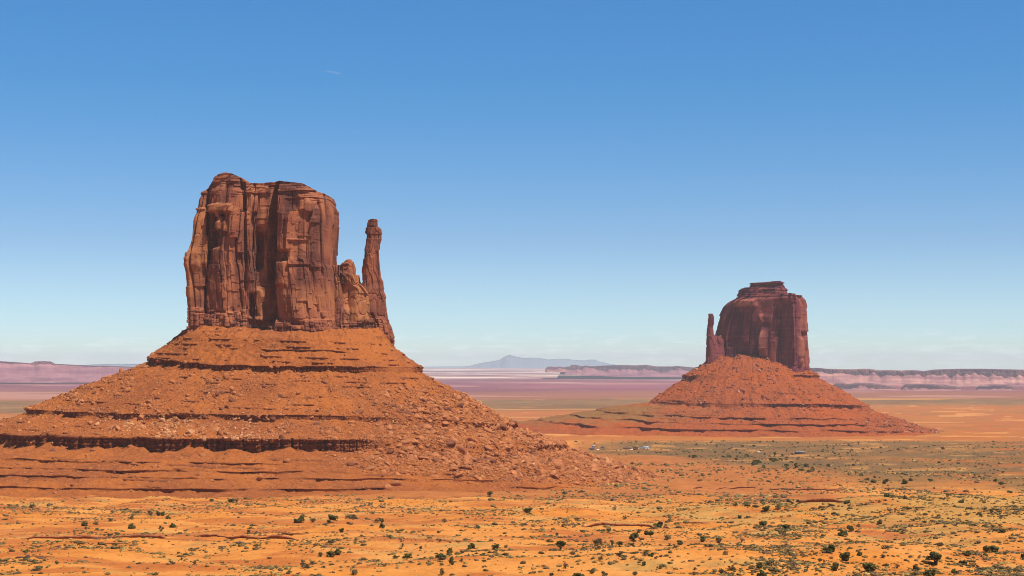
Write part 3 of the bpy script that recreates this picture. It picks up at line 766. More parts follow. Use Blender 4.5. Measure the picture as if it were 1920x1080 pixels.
def east_ledges(k, px, arc):
    n = 0.5 + 0.9 * noise(arc / 60, 0 * arc, seed=230 + k)
    if k == 1: m = np.interp(px, [1200, 1258, 1300, 1320, 1480, 1490, 1540, 1560], [0.9, 1, 0.9, 0.05, 0.0, 0.9, 0.9, 0.2])
    elif k == 2: m = np.interp(px, [1220, 1280, 1330, 1420, 1450, 1600, 1630], [0.5, 0.7, 0.3, 0.5, 1, 1, 0.2])
    else: m = np.clip(1.6 * n - 0.1, 0, 1) * np.interp(px, [980, 1150, 1560, 1720], [0.45, 0.9, 1, 0.4])
    return np.clip(m * np.clip(n + 0.45, 0.2, 1), 0, 1)
E_LEVELS = [
    dict(L=(1336, 670), R=(1496, 678), F=(666, 3740), rows=10),
    dict(L=(1318, 684), R=(1512, 690), F=(681, 3700), rows=45),
    dict(L=(1282, 704), R=(1532, 704), F=(703, 3640), rows=14, ledge=1, lip=3.5, rough=2.2, pile=0.8, bw=12),
    dict(L=(1268, 719), R=(1536, 712), F=(709, 3632), rows=70),
    dict(L=(1222, 752), R=(1622, 760), F=(757, 3500), rows=22, ledge=2, lip=3.5, rough=2.6, pile=0.9, bw=11),
    dict(L=(1214, 757), R=(1626, 768), F=(766, 3492), rows=36),
    dict(L=(1120, 768), R=(1690, 789), F=(784, 3420), rows=8, ledge=3, lip=3, rough=1.0, pile=0.5, bw=9),
    dict(L=(1114, 771), R=(1694, 792), F=(787, 3418), rows=18),
    dict(L=(1070, 777), R=(1712, 797), F=(795, 3380), rows=8, ledge=4, lip=3, rough=1.0, pile=0.5, bw=9),
    dict(L=(1064, 780), R=(1714, 799), F=(798, 3378), rows=18),
    dict(L=(1010, 786), R=(1736, 803), F=(807, 3330), rows=8, ledge=5, lip=3.4, rough=1.2, pile=0.5, bw=10),
    dict(L=(1004, 789), R=(1738, 805), F=(811, 3328), rows=22),
    dict(L=(950, 797), R=(1765, 808), F=(823, 3260), rows=12),
    dict(L=(900, 812), R=(1820, 818), F=(838, 3120), rows=2),
]
_, EP, ERK = talus(1415, 3800.0, E_LEVELS, 'talus_slope', M['far_talus'], east, E_ORG, 1100, 0.8, east_ledges, 1.9, 400, wob=1.5, lobe=1.6, veg=lambda px, py: 0.75 * sstep(1330, 1190, px + 60 * noise(px / 60, py / 20, seed=431)) * sstep(752, 768, py) * (1 - sstep(782, 800, py + 10 * noise(px / 40, py / 9, seed=432))))
# ------------------------------------------------------------------ far mesas and mountain
def mesa(name, label, cat, D, top, base_py, cliff_frac, depth, mats, seed, kind=None, step=1.0, rough=1.0, org_px=None, flute=0.7, grp=None):
    """a long escarpment facing the camera: talus foot, cliff, plateau behind; top = [(px,py)]"""
    x0, x1 = top[0][0], top[-1][0]
    n = int((x1 - x0) / step) + 1
    px = np.linspace(x0, x1, n)
    tp = np.interp(px, *zip(*top))
    bp = np.interp(px, *zip(*base_py)) if isinstance(base_py, list) else np.full(n, float(base_py))
    X = at(px, 690, D)[0]
    zt = at(px, tp, D)[2]; zb = at(px, bp, D)[2]
    H = np.maximum(zt - zb, 1.0)
    u = D / F
    jag = rough * u * (1.2 * noise(px / 3.1, 0 * px, seed=seed) + 0.5 * noise(px / 1.2, 0 * px, seed=seed + 1))
    zt = zt + jag * 0.35
    butt = flute * H * 0.22 * (1.2 * np.abs(noise(px / 24, 0 * px, seed=seed + 2)) + 0.45 * noise(px / 7, 0 * px, seed=seed + 3))
    cf = np.interp(px, *zip(*cliff_frac)) if isinstance(cliff_frac, list) else np.full(n, cliff_frac)
    cf = np.clip(cf * (1 + 1.0 * noise(px / 34, 0 * px, seed=seed + 4) + 0.6 * noise(px / 12, 0 * px, seed=seed + 8)), 0.02, 0.9)
    zc = zt - H * cf
    rows = []
    foot = np.maximum(H * 3.0, 60.0)
    rows.append((D - foot, zb - 12))
    K1 = 14
    for i in range(1, K1 + 1):
        f = i / K1
        g = fbm(px / 9 + 3 * noise(px / 30, 0 * px + f, seed=seed + 9), 0 * px + f * 3.0, octv=4, seed=seed + 5)
        rows.append((D - foot * (1 - f) - butt * f + flute * 0.055 * foot * g * (1 - 0.7 * f), zb + (zc - zb) * (f ** 1.3)))
    for i in range(1, 7):
        f = i / 6
        rows.append((D - butt * (1 - 0.15 * f) + H * cf * 0.10 * f + 0.02 * foot * noise(px / 2.5, 0 * px + f * 2, seed=seed + 6), zc + (zt - zc) * f))
    for f in (0.3, 0.7, 1.0):
        rows.append((D + depth * f, zt - H * 0.02 * f))
    rows.append((D + depth * 1.6, zb - 12))
    one = np.ones(n)
    P = np.stack([np.stack([X * (r[0] * one / D), r[0] * one, r[1] * one], -1) for r in rows], 0)
    org = P[0, n // 2].copy()
    V = (P - org).reshape(-1, 3)
    k = K1
    Vt = (P[:k + 1] - org).reshape(-1, 3); Vc = (P[k:] - org).reshape(-1, 3)
    root = empty(name, tuple(org), label, cat, grp) if kind is None else None
    if kind:
        o = link(name, mesh_np(name, V, [grid_faces(P.shape[0], n)], [mats[1]]), None, tuple(org))
        tag(o, label, cat, grp, kind)
        return o
    link('talus_slope', mesh_np('far_talus_slope', Vt, [grid_faces(k + 1, n)], [mats[0]]), root)
    link('cliff_wall', mesh_np('far_cliff_wall', Vc, [grid_faces(P.shape[0] - k, n)], [mats[1]]), root)
    return root
def mesa_slope(name, lo, mid, hi):
    t = NT(name)
    a = t.noise((0.0011, 0.0011, 0.022), 6, 0.65, 1); b = t.noise((0.006, 0.006, 0.012), 5, 0.65, 2)
    c = t.ramp(t.math('ADD', t.math('MULTIPLY', a, 0.65), t.math('MULTIPLY', b, 0.35)), [(0.36, lo), (0.47, mid), (0.56, hi), (0.66, tuple(min(0.85, q * 1.3) for q in hi))])
    t.color(c)
    return t.m
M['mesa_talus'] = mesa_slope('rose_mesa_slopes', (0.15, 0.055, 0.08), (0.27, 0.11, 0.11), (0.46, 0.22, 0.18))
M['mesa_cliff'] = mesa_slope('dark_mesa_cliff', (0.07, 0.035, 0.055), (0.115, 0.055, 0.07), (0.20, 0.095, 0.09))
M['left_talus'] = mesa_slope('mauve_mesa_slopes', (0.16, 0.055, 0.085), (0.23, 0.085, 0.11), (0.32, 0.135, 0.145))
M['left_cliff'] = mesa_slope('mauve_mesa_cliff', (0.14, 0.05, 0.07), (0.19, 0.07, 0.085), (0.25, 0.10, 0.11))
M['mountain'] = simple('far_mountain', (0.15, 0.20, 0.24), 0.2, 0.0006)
# the long rim behind the farther butte, on the right
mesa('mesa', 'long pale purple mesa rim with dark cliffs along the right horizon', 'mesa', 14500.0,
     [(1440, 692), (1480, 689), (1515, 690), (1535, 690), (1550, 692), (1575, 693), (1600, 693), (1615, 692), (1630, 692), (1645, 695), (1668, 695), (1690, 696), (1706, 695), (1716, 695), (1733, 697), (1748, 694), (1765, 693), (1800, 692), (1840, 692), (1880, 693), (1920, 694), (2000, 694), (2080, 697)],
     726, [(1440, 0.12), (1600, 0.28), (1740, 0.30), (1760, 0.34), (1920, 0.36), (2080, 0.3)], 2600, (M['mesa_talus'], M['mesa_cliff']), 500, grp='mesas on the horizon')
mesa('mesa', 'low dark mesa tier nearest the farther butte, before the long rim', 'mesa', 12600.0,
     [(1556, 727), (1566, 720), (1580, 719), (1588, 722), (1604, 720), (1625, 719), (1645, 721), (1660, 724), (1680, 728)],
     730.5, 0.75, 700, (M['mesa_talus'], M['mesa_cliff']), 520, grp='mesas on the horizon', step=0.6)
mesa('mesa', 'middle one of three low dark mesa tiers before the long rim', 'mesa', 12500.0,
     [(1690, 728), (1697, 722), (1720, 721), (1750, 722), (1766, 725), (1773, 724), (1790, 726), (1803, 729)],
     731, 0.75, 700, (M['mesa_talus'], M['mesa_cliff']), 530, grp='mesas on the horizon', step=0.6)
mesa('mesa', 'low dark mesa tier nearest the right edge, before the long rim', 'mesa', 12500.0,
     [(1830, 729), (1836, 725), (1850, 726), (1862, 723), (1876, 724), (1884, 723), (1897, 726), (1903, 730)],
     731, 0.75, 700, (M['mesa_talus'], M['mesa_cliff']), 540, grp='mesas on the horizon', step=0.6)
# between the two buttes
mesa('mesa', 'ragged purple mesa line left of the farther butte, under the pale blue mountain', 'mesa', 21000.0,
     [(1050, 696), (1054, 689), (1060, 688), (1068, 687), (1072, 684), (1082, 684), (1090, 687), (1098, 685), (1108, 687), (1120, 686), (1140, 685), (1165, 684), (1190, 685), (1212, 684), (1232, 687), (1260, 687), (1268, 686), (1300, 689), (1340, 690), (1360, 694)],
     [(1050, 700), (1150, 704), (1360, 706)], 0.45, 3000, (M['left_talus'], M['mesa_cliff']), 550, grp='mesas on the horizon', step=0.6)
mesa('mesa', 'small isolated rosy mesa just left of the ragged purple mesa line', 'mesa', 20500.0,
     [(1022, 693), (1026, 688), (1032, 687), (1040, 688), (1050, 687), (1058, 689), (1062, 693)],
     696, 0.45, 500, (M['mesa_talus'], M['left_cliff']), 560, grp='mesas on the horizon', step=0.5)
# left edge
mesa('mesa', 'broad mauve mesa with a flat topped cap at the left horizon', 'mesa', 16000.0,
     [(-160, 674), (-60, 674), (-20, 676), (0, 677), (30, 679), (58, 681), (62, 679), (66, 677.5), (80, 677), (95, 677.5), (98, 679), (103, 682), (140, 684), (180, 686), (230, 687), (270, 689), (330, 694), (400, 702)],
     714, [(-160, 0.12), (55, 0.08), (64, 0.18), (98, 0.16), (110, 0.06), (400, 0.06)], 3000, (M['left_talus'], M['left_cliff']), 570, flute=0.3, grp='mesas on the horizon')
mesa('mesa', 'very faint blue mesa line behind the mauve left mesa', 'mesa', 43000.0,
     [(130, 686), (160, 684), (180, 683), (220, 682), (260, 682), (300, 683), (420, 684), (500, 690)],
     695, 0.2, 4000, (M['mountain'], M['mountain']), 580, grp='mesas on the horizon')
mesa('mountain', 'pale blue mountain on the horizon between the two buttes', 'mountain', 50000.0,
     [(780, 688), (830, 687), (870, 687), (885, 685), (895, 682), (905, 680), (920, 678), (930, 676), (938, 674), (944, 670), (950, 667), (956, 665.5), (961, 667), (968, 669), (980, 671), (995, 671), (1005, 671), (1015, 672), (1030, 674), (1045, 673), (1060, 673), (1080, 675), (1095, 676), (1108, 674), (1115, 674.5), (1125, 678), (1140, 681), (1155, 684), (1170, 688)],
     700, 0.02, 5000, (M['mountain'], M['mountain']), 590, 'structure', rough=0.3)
# ------------------------------------------------------------------ boulders
def ico(sub):
    g = (1 + 5 ** 0.5) / 2
    V = [(-1, g, 0), (1, g, 0), (-1, -g, 0), (1, -g, 0), (0, -1, g), (0, 1, g), (0, -1, -g), (0, 1, -g), (g, 0, -1), (g, 0, 1), (-g, 0, -1), (-g, 0, 1)]
    Fc = [(0, 11, 5), (0, 5, 1), (0, 1, 7), (0, 7, 10), (0, 10, 11), (1, 5, 9), (5, 11, 4), (11, 10, 2), (10, 7, 6), (7, 1, 8), (3, 9, 4), (3, 4, 2), (3, 2, 6), (3, 6, 8), (3, 8, 9), (4, 9, 5), (2, 4, 11), (6, 2, 10), (8, 6, 7), (9, 8, 1)]
    V = [np.array(v, float) / np.linalg.norm(v) for v in V]
    for _ in range(sub):
        mid = {}; nf = []
        def m(a, b):
            k = (min(a, b), max(a, b))
            if k not in mid:
                p = V[a] + V[b]; V.append(p / np.linalg.norm(p)); mid[k] = len(V) - 1
            return mid[k]
        for a, b, c in Fc:
            ab, bc, ca = m(a, b), m(b, c), m(c, a)
            nf += [(a, ab, ca), (b, bc, ab), (c, ca, bc), (ab, bc, ca)]
        Fc = nf
    return np.array(V), np.array(Fc)
def rock_shape(rg, sub):
    V, Fc = ico(sub)
    V = V.copy()
    for _ in range(7):
        nn = rg.normal(size=3); nn /= np.linalg.norm(nn)
        d = rg.uniform(0.45, 0.8)
        over = np.maximum(V @ nn - d, 0)
        V -= over[:, None] * nn[None]
    V *= np.array([rg.uniform(0.9, 1.4), rg.uniform(0.7, 1.1), rg.uniform(0.55, 0.9)])
    return V, Fc
rg = np.random.default_rng(11)
ROCK_HI = [rock_shape(rg, 2) for _ in range(9)]
ROCK_LO = [rock_shape(rg, 1) for _ in range(8)]
ROCK_MIN = [rock_shape(rg, 0) for _ in range(8)]
def rot_matrices(n, rg, flat=0.6):
    a = rg.uniform(0, 2 * np.pi, n); b = rg.normal(0, flat * 0.6, n); c = rg.normal(0, flat * 0.6, n)
    Rz = np.zeros((n, 3, 3)); Rz[:, 0, 0] = np.cos(a); Rz[:, 0, 1] = -np.sin(a); Rz[:, 1, 0] = np.sin(a); Rz[:, 1, 1] = np.cos(a); Rz[:, 2, 2] = 1
    Rx = np.zeros((n, 3, 3)); Rx[:, 0, 0] = 1; Rx[:, 1, 1] = np.cos(b); Rx[:, 1, 2] = -np.sin(b); Rx[:, 2, 1] = np.sin(b); Rx[:, 2, 2] = np.cos(b)
    Ry = np.zeros((n, 3, 3)); Ry[:, 1, 1] = 1; Ry[:, 0, 0] = np.cos(c); Ry[:, 0, 2] = np.sin(c); Ry[:, 2, 0] = -np.sin(c); Ry[:, 2, 2] = np.cos(c)
    return Rz @ Rx @ Ry
def merged(pts, size, shapes, rg, flat=0.6, squash=None):
    Vs, Fs, which, off = [], [], rg.integers(0, len(shapes), len(pts)), 0
    ids = []
    for k, (v, f) in enumerate(shapes):
        ii = np.where(which == k)[0]
        if not len(ii): continue
        Rm = rot_matrices(len(ii), rg, flat)
        W = np.einsum('nij,vj->nvi', Rm, v) * size[ii][:, None, None] + pts[ii][:, None, :]
        Vs.append(W.reshape(-1, 3))
        Fs.append((f[None] + (np.arange(len(ii)) * len(v))[:, None, None] + off).reshape(-1, 3))
        ids.append(np.repeat(ii, len(v)))
        off += len(ii) * len(v)
    return np.concatenate(Vs), np.concatenate(Fs), np.concatenate(ids)
def sample_surface(P, dens, n, rg):
    """n points on a grid surface P (R,C,3), chance by image area times dens(px,py)"""
    q = P[:-1, :-1]; ex = P[:-1, 1:] - q; ey = P[1:, :-1] - q
    area = np.linalg.norm(np.cross(ex, ey), axis=-1)
    px, py = proj(q[..., 0], q[..., 1], q[..., 2])
    wgt = area * dens(px, py, q)
    wgt = wgt / wgt.sum()
    idx = rg.choice(wgt.size, n, p=wgt.ravel())
    i, j = np.unravel_index(idx, wgt.shape)
    a, b = rg.uniform(size=(2, n))
    return q[i, j] + a[:, None] * ex[i, j] + b[:, None] * ey[i, j]
# polygon free density: rows where the photograph shows rubble
def west_density(px, py, q):
    l1 = np.interp(px, [270, 800], [682, 703]); l2 = np.interp(px, [58, 500, 967], [768, 784, 800]); l3 = np.interp(px, [-30, 500, 1060], [806, 828, 838])
    patch = sstep(-0.15, 0.35, fbm(px / 42, py / 30, octv=3, seed=601))
    streak = sstep(-0.1, 0.4, fbm((px - 0.5 * py) / 20, (py + 0.2 * px) / 60, octv=3, seed=602))
    d = 0.05 + 0 * px
    mid = (py > l1) & (py < l2)
    d = np.where(mid, 0.40 + 1.7 * patch * (0.4 + streak) * (0.5 + sstep(690, 760, py)), d)
    d = np.where((py >= l2) & (py < l3), 0.5 + 2.0 * patch * sstep(100, 230, px), d)
    d = np.where(py <= l1, 0.08 + 0.15 * patch, d)
    right = sstep(560, 720, px - 0.45 * (820 - py)) * sstep(705, 740, py) * (1 - sstep(0, 40, py - np.interp(px, [560, 760, 980, 1170], [850, 868, 880, 885])))
    d = np.maximum(d, right * (1.6 + 0.9 * patch))
    d = np.where((py >= l3) & (right < 0.3), 0.05 + 0.45 * sstep(0.25, 0.5, fbm(px / 26, py / 16, octv=3, seed=603)), d)
    d = d * (1 - 0.9 * sstep(905, 940, py)) 
    return d * (q[..., 1] < 1640)
wpts = sample_surface(WP, west_density, 27000, rg)
wpx, wpy = proj(wpts[:, 0], wpts[:, 1], wpts[:, 2])
wsz = 0.50 * (1 + rg.pareto(2.6, len(wpts)) * 1.0)
big_zone = sstep(640, 800, wpx) * sstep(700, 760, wpy)
wsz = np.minimum(wsz * (1 + 0.5 * big_zone), 3.4 + 1.4 * big_zone)
pale_zone = sstep(170, 230, wpx) * (1 - sstep(420, 560, wpx)) * sstep(770, 790, wpy) * (1 - sstep(828, 840, wpy))
wpale = rg.uniform(size=len(wpts)) < (0.02 + 0.55 * pale_zone)
wsz = wsz * (1 + 0.3 * pale_zone)
wdark = rg.uniform(size=len(wpts)) < 0.16
order = np.argsort(-wsz * np.where(np.abs(wpx - 960) < 960, 1, 0.1))
N_BOULDERS = 290
big, rest = order[:N_BOULDERS], order[N_BOULDERS:]
# named single boulders: the ones that show largest
bmesh_hi = {}
for k, (v, f) in enumerate(ROCK_HI):
    for mk in ('boulder', 'boulder_pale', 'boulder_dark'):
        bmesh_hi[k, mk] = mesh_np('boulder', v, [f], [M[mk]])
def band_of(px, py):
    l1 = np.interp(px, [270, 800], [682, 703]); l2 = np.interp(px, [58, 500, 967], [768, 784, 800]); l3 = np.interp(px, [-30, 500, 1060], [806, 828, 838])
    if px > 700 and py > 700:
        if px > 960: return 'on the outer end of the right rubble flank'
        if py < l2 - 20: return 'high on the right rubble flank'
        if py < l3 + 5: return 'halfway down the right rubble flank'
        return 'at the foot of the right rubble flank'
    if py < l1: return 'close under the cliff of the nearer butte'
    if py < 0.5 * (l1 + l2): return 'just below the top ledge of the nearer butte'
    if py < l2: return 'just above the middle ledge of the nearer butte'
    if py < l3: return 'between the middle and lowest ledges'
    return 'below the lowest ledge of the nearer butte'
for i in big:
    mk = 'boulder_pale' if wpale[i] else ('boulder_dark' if wdark[i] else 'boulder')
    o = link('boulder', bmesh_hi[int(rg.integers(0, len(ROCK_HI))), mk], None, tuple(wpts[i] + np.array([0, 0, -0.05 * wsz[i]])))
    o.scale = (wsz[i],) * 3
    o.rotation_euler = (rg.normal(0, 0.4), rg.normal(0, 0.4), rg.uniform(0, 6.28))
    colr = {'boulder_pale': 'pale', 'boulder_dark': 'dark', 'boulder': 'reddish'}[mk]
    size = 'huge' if wsz[i] > 3.0 else ('large' if wsz[i] > 2.2 else 'middling')
    b = band_of(wpx[i], wpy[i])
    tag(o, f'{size} {colr} boulder {b}', 'boulder', f'{size} {colr} boulders {b}')
def rubble(pts, sz, pale, dark, name, label, shapes, mats3, rg):
    V, Fc, ids = merged(pts + np.array([0, 0, -0.05])[None] * sz[:, None], sz, shapes, rg)
    base = np.where(pale[ids][:, None], mats3[1], np.where(dark[ids][:, None], mats3[2], mats3[0])) * (0.8 + 0.4 * rnd(ids.astype(np.int64), 3))[:, None]
    o = link(name, mesh_np(name, V, [Fc], [M['rubble']], False, base))
    return tag(o, label, 'rubble', kind='stuff')
t = NT('rubble'); t.color(t.mix(t.rng(t.noise(1.2, 3), 0.3, 0.7, 0.0, 0.35), t.attr('Col', True), (0.19, 0.068, 0.032))); M['rubble'] = t.m
RUB = (np.array([0.40, 0.145, 0.052]), np.array([0.54, 0.26, 0.115]), np.array([0.18, 0.06, 0.03]))
rubble(wpts[rest], wsz[rest], wpale[rest], wdark[rest], 'rubble', 'loose rubble strewn over the slopes of the nearer butte', ROCK_LO, RUB, rg)
fine_pts = sample_surface(WP, lambda a, b, q: np.maximum(west_density(a, b, q), 0.42 * (b < 915) * (q[..., 1] < 1640) * (0.4 + 1.2 * sstep(-0.2, 0.4, fbm(a / 18, b / 12, octv=3, seed=620)))), 52000, rg)
rubble(fine_pts, rg.uniform(0.25, 0.8, len(fine_pts)), rg.uniform(size=len(fine_pts)) < 0.12, rg.uniform(size=len(fine_pts)) < 0.30, 'gravel', 'small broken stones among the rubble of the nearer butte', ROCK_MIN, RUB, rg)
def east_density(px, py, q):
    patch = sstep(-0.1, 0.4, fbm(px / 22, py / 16, octv=3, seed=611))
    d = 0.2 + 1.3 * patch * sstep(1250, 1300, px) * (1 - sstep(1440, 1560, px))
    d = d + 1.0 * sstep(1600, 1660, px) * sstep(775, 785, py)
    return d * (1 - sstep(782, 800, py) * (px < 1600)) * (q[..., 1] < 3850) * (py < 812) * (px > 1215)
epts = sample_surface(EP, east_density, 8500, rg)
esz = np.minimum(0.9 * (1 + rg.pareto(2.8, len(epts))), 5.0)
ERUB = (np.array([0.31, 0.095, 0.045]), np.array([0.46, 0.20, 0.11]), np.array([0.16, 0.05, 0.03]))
rubble(epts, esz, rg.uniform(size=len(epts)) < 0.12, rg.uniform(size=len(epts)) < 0.2, 'rubble', 'loose rubble strewn over the slopes of the farther butte', ROCK_LO, ERUB, rg)
# balanced rock at the outer end of the farther talus
def hoodoo():
    x, y, z = at(1702, 799, 3700.0)
    root = empty('balanced_rock', (x, y, z), 'small dark balanced rock at the outer right end of the farther butte', 'rock')
    v, f = ROCK_HI[2]
    link('neck', mesh_np('rock_neck', v * np.array([3.0, 3.0, 4.6]) + np.array([0, 0, 1.5]), [f], [M['boulder_dark']]), root)
    v, f = ROCK_HI[4]
    link('cap', mesh_np('rock_cap', v * np.array([4.6, 4.6, 3.2]) + np.array([0, 0, 6.5]), [f], [M['boulder_dark']]), root)
hoodoo()
# ------------------------------------------------------------------ low rock ledges in the plain
M['ledge'] = simple('red_ledge_rock', (0.30, 0.10, 0.045), 0.35, 0.5)
def rock_ledge(pts, h, depth, label, seed, mat='ledge'):
    """a thin bed of rock standing out of the sand along a line of pixels"""
    P = np.array([ground_hit(a, b)[:2] for a, b in pts])
    seg = np.concatenate([[0], np.cumsum(np.linalg.norm(np.diff(P, axis=0), axis=1))])
    n = max(12, int(seg[-1] / 0.8))
    s = np.linspace(0, seg[-1], n)
    x = np.interp(s, seg, P[:, 0]); y = np.interp(s, seg, P[:, 1])
    y = y + 1.0 * noise(s / 14, 0 * s, seed=seed) + 0.5 * noise(s / 4, 0 * s, seed=seed + 1)
    hid, e, _ = cells1(s / 3.2, seed + 2)
    y = y - 0.9 * rnd(hid, 2) + 0.7 * (1 - sstep(0, 0.2, e))
    h, depth = 0.7 * h, 0.55 * depth
    pres = np.clip(0.8 + 0.9 * noise(s / 16, 0 * s, seed=seed + 3), 0.25, 1) * np.minimum(1, np.minimum(s, seg[-1] - s) / 6 + 0.05)
    g = ground_z(x, y); top = g + h * pres * (0.8 + 0.4 * rnd(hid, 4))
    d = depth * (0.5 + 0.5 * pres)
    rows = [(y, g - 0.6), (y + 0.15, g + 0.45 * (top - g)), (y - 0.30, g + 0.55 * (top - g)), (y - 0.2, top), (y + 0.5 * d, top + 0.05), (y + d, ground_z(x, y + d) + 0.1), (y + d + 0.8, ground_z(x, y + d) - 0.8)]
    V = np.stack([np.stack([x, a, b], -1) for a, b in rows], 0)
    org = V[0, n // 2].copy()
    o = link('rock_ledge', mesh_np('rock_ledge', (V - org).reshape(-1, 3), [grid_faces(len(rows), n)], [M[mat]]), None, tuple(org))
    tag(o, label, 'rock ledge', 'low rock ledges in the plain')
rock_ledge([(40, 1012), (160, 1010.5), (300, 1010), (440, 1011), (560, 1013)], 1.5, 5, 'long straight dark ledge line crossing the sand below the nearer butte', 701)
rock_ledge([(190, 1019), (240, 1020)], 0.9, 3, 'short dark ledge just under the long straight ledge line', 702)
rock_ledge([(20, 1048), (60, 1047), (105, 1045)], 1.0, 3, 'short red ledge near the lower left corner', 703)
rock_ledge([(165, 1046), (185, 1048)], 0.8, 3, 'tiny red ledge right of the one near the lower left corner', 704)
rock_ledge([(490, 1004), (540, 1003), (580, 1002)], 1.3, 4, 'red broken ledge above the right end of the long straight line', 705)
rock_ledge([(1090, 988), (1150, 986), (1220, 990), (1275, 992)], 1.6, 6, 'purple red ledge on the sand under the rubble flank toe', 706)
rock_ledge([(860, 1031), (880, 1030)], 0.8, 3, 'small pinkish slab beside a dark round juniper', 707)
rock_ledge([(1440, 944), (1500, 944), (1560, 943), (1592, 942)], 2.4, 6, 'red ledge at the front rim of the bare red plain', 708)
rock_ledge([(1480, 954), (1496, 955)], 1.4, 4, 'little dark slab below the red ledge of the bare plain', 709)
rock_ledge([(1300, 917), (1360, 915), (1420, 916)], 1.8, 5, 'faint red ledge on the left of the bare red plain', 710)
rock_ledge([(1440, 919), (1500, 919), (1590, 920)], 1.8, 5, 'faint red ledge on the right of the bare red plain', 711)
rock_ledge([(1280, 982), (1300, 983), (1330, 982)], 1.2, 4, 'small red ledge among scrub under the bare red plain', 712)

# ------------------------------------------------------------------ plants
def leaf_mat(name, c, var=0.35):
    t = NT(name, 0.9)
    t.color(t.mix(t.rng(t.noise(2.2, 3), 0.3, 0.7), tuple(x * (1 - var) for x in c), tuple(x * (1 + var) for x in c)))
    return t.m
M['juniper'] = leaf_mat('juniper_green', (0.11, 0.112, 0.036))
M['green'] = leaf_mat('bright_shrub_green', (0.115, 0.11, 0.034))
M['grey'] = leaf_mat('grey_shrub', (0.155, 0.12, 0.055))
M['dead'] = leaf_mat('dead_shrub', (0.27, 0.15, 0.10))
M['bark'] = simple('juniper_bark', (0.10, 0.065, 0.045), 0.3, 3.0)
def leaves(rg, n, clumps, flat, size, open_=0.0):
    """leaf sized quads in clumps, crown radius 1, sitting on z=0"""
    cc = []
    for k in range(clumps):
        a = rg.uniform(0, 6.283); u = rg.uniform(0.05, 1.0); r = rg.uniform(0.25, 0.78) * math.sqrt(1 - 0.35 * u)
        cc.append((r * math.cos(a), r * math.sin(a), flat * (0.25 + 1.35 * u * (1 - 0.45 * r)), rg.uniform(0.22, 0.42)))
    cc = np.array(cc)
    k = rg.integers(0, clumps, n)
    d = rg.normal(size=(n, 3)); d /= np.linalg.norm(d, axis=1, keepdims=True)
    rad = cc[k, 3] * rg.uniform(0.55, 1.0, n) ** 0.5
    p = cc[k, :3] + d * rad[:, None] * np.array([1, 1, 0.8 * max(flat, 0.6)])
    p[:, 2] = np.maximum(p[:, 2], 0.04 + 0.1 * rg.uniform(size=n))
    nn = d + 0.7 * rg.normal(size=(n, 3)); nn /= np.linalg.norm(nn, axis=1, keepdims=True)
    a = np.cross(nn, rg.normal(size=(n, 3))); a /= np.linalg.norm(a, axis=1, keepdims=True)
    b = np.cross(nn, a)
    s = (size * rg.uniform(0.6, 1.4, n))[:, None]
    V = np.stack([p - a * s, p - b * s * 0.7, p + a * s, p + b * s * 0.7], 1).reshape(-1, 3)
    return V, np.arange(4 * n).reshape(n, 4)
def tube(pts, rad, seg=6):
    pts = np.array(pts, float); V = []
    for i, p in enumerate(pts):
        t = pts[min(i + 1, len(pts) - 1)] - pts[max(i - 1, 0)]; t /= np.linalg.norm(t)
        a = np.cross(t, [0.3, 1, 0.2]); a /= np.linalg.norm(a); b = np.cross(t, a)
        for k in range(seg):
            q = 2 * math.pi * k / seg
            V.append(p + rad[i] * (math.cos(q) * a + math.sin(q) * b))
    return np.array(V), grid_faces(len(pts), seg, True)
def join(parts):
    V, Fs, o = [], [], 0
    for v, f in parts:
        V.append(v); Fs.append(f + o); o += len(v)
    return np.concatenate(V), np.concatenate(Fs)
def trunk(rg, h, stems):
    ps = []
    for k in range(stems):
        a = rg.uniform(0, 6.283); r = rg.uniform(0.25, 0.6)
        ps.append(tube([(0, 0, -0.15), (0.08 * math.cos(a), 0.08 * math.sin(a), 0.2 * h), (0.5 * r * math.cos(a), 0.5 * r * math.sin(a), 0.6 * h), (r * math.cos(a), r * math.sin(a), 1.05 * h)], [0.11, 0.085, 0.05, 0.018]))
    return join(ps)
rg = np.random.default_rng(23)
PLANT = {}
for kind, mat, flat, stems in (('juniper', 'juniper', 0.78, 3), ('green', 'green', 0.62, 4), ('grey', 'grey', 0.62, 6), ('dead', 'dead', 0.6, 9), ('tree', 'juniper', 0.75, 4)):
    for v in range(4):
        n = {'juniper': 1000, 'green': 620, 'grey': 320, 'dead': 150, 'tree': 800}[kind]
        V, Fc = leaves(rg, n, int(rg.integers(9, 15)), flat, 0.15 if kind not in ('grey', 'dead') else 0.10)
        if kind == 'tree': V = V + np.array([0, 0, 0.42])
        Tv, Tf = trunk(rg, 1.0 if kind == 'tree' else flat, stems)
        PLANT[kind, v] = (mesh_np('crown', V, [Fc], [M[mat]]), mesh_np('trunk', Tv, [Tf], [M['bark']]))
J, G, Y, D_, T_ = 'juniper', 'green', 'grey', 'dead', 'tree'
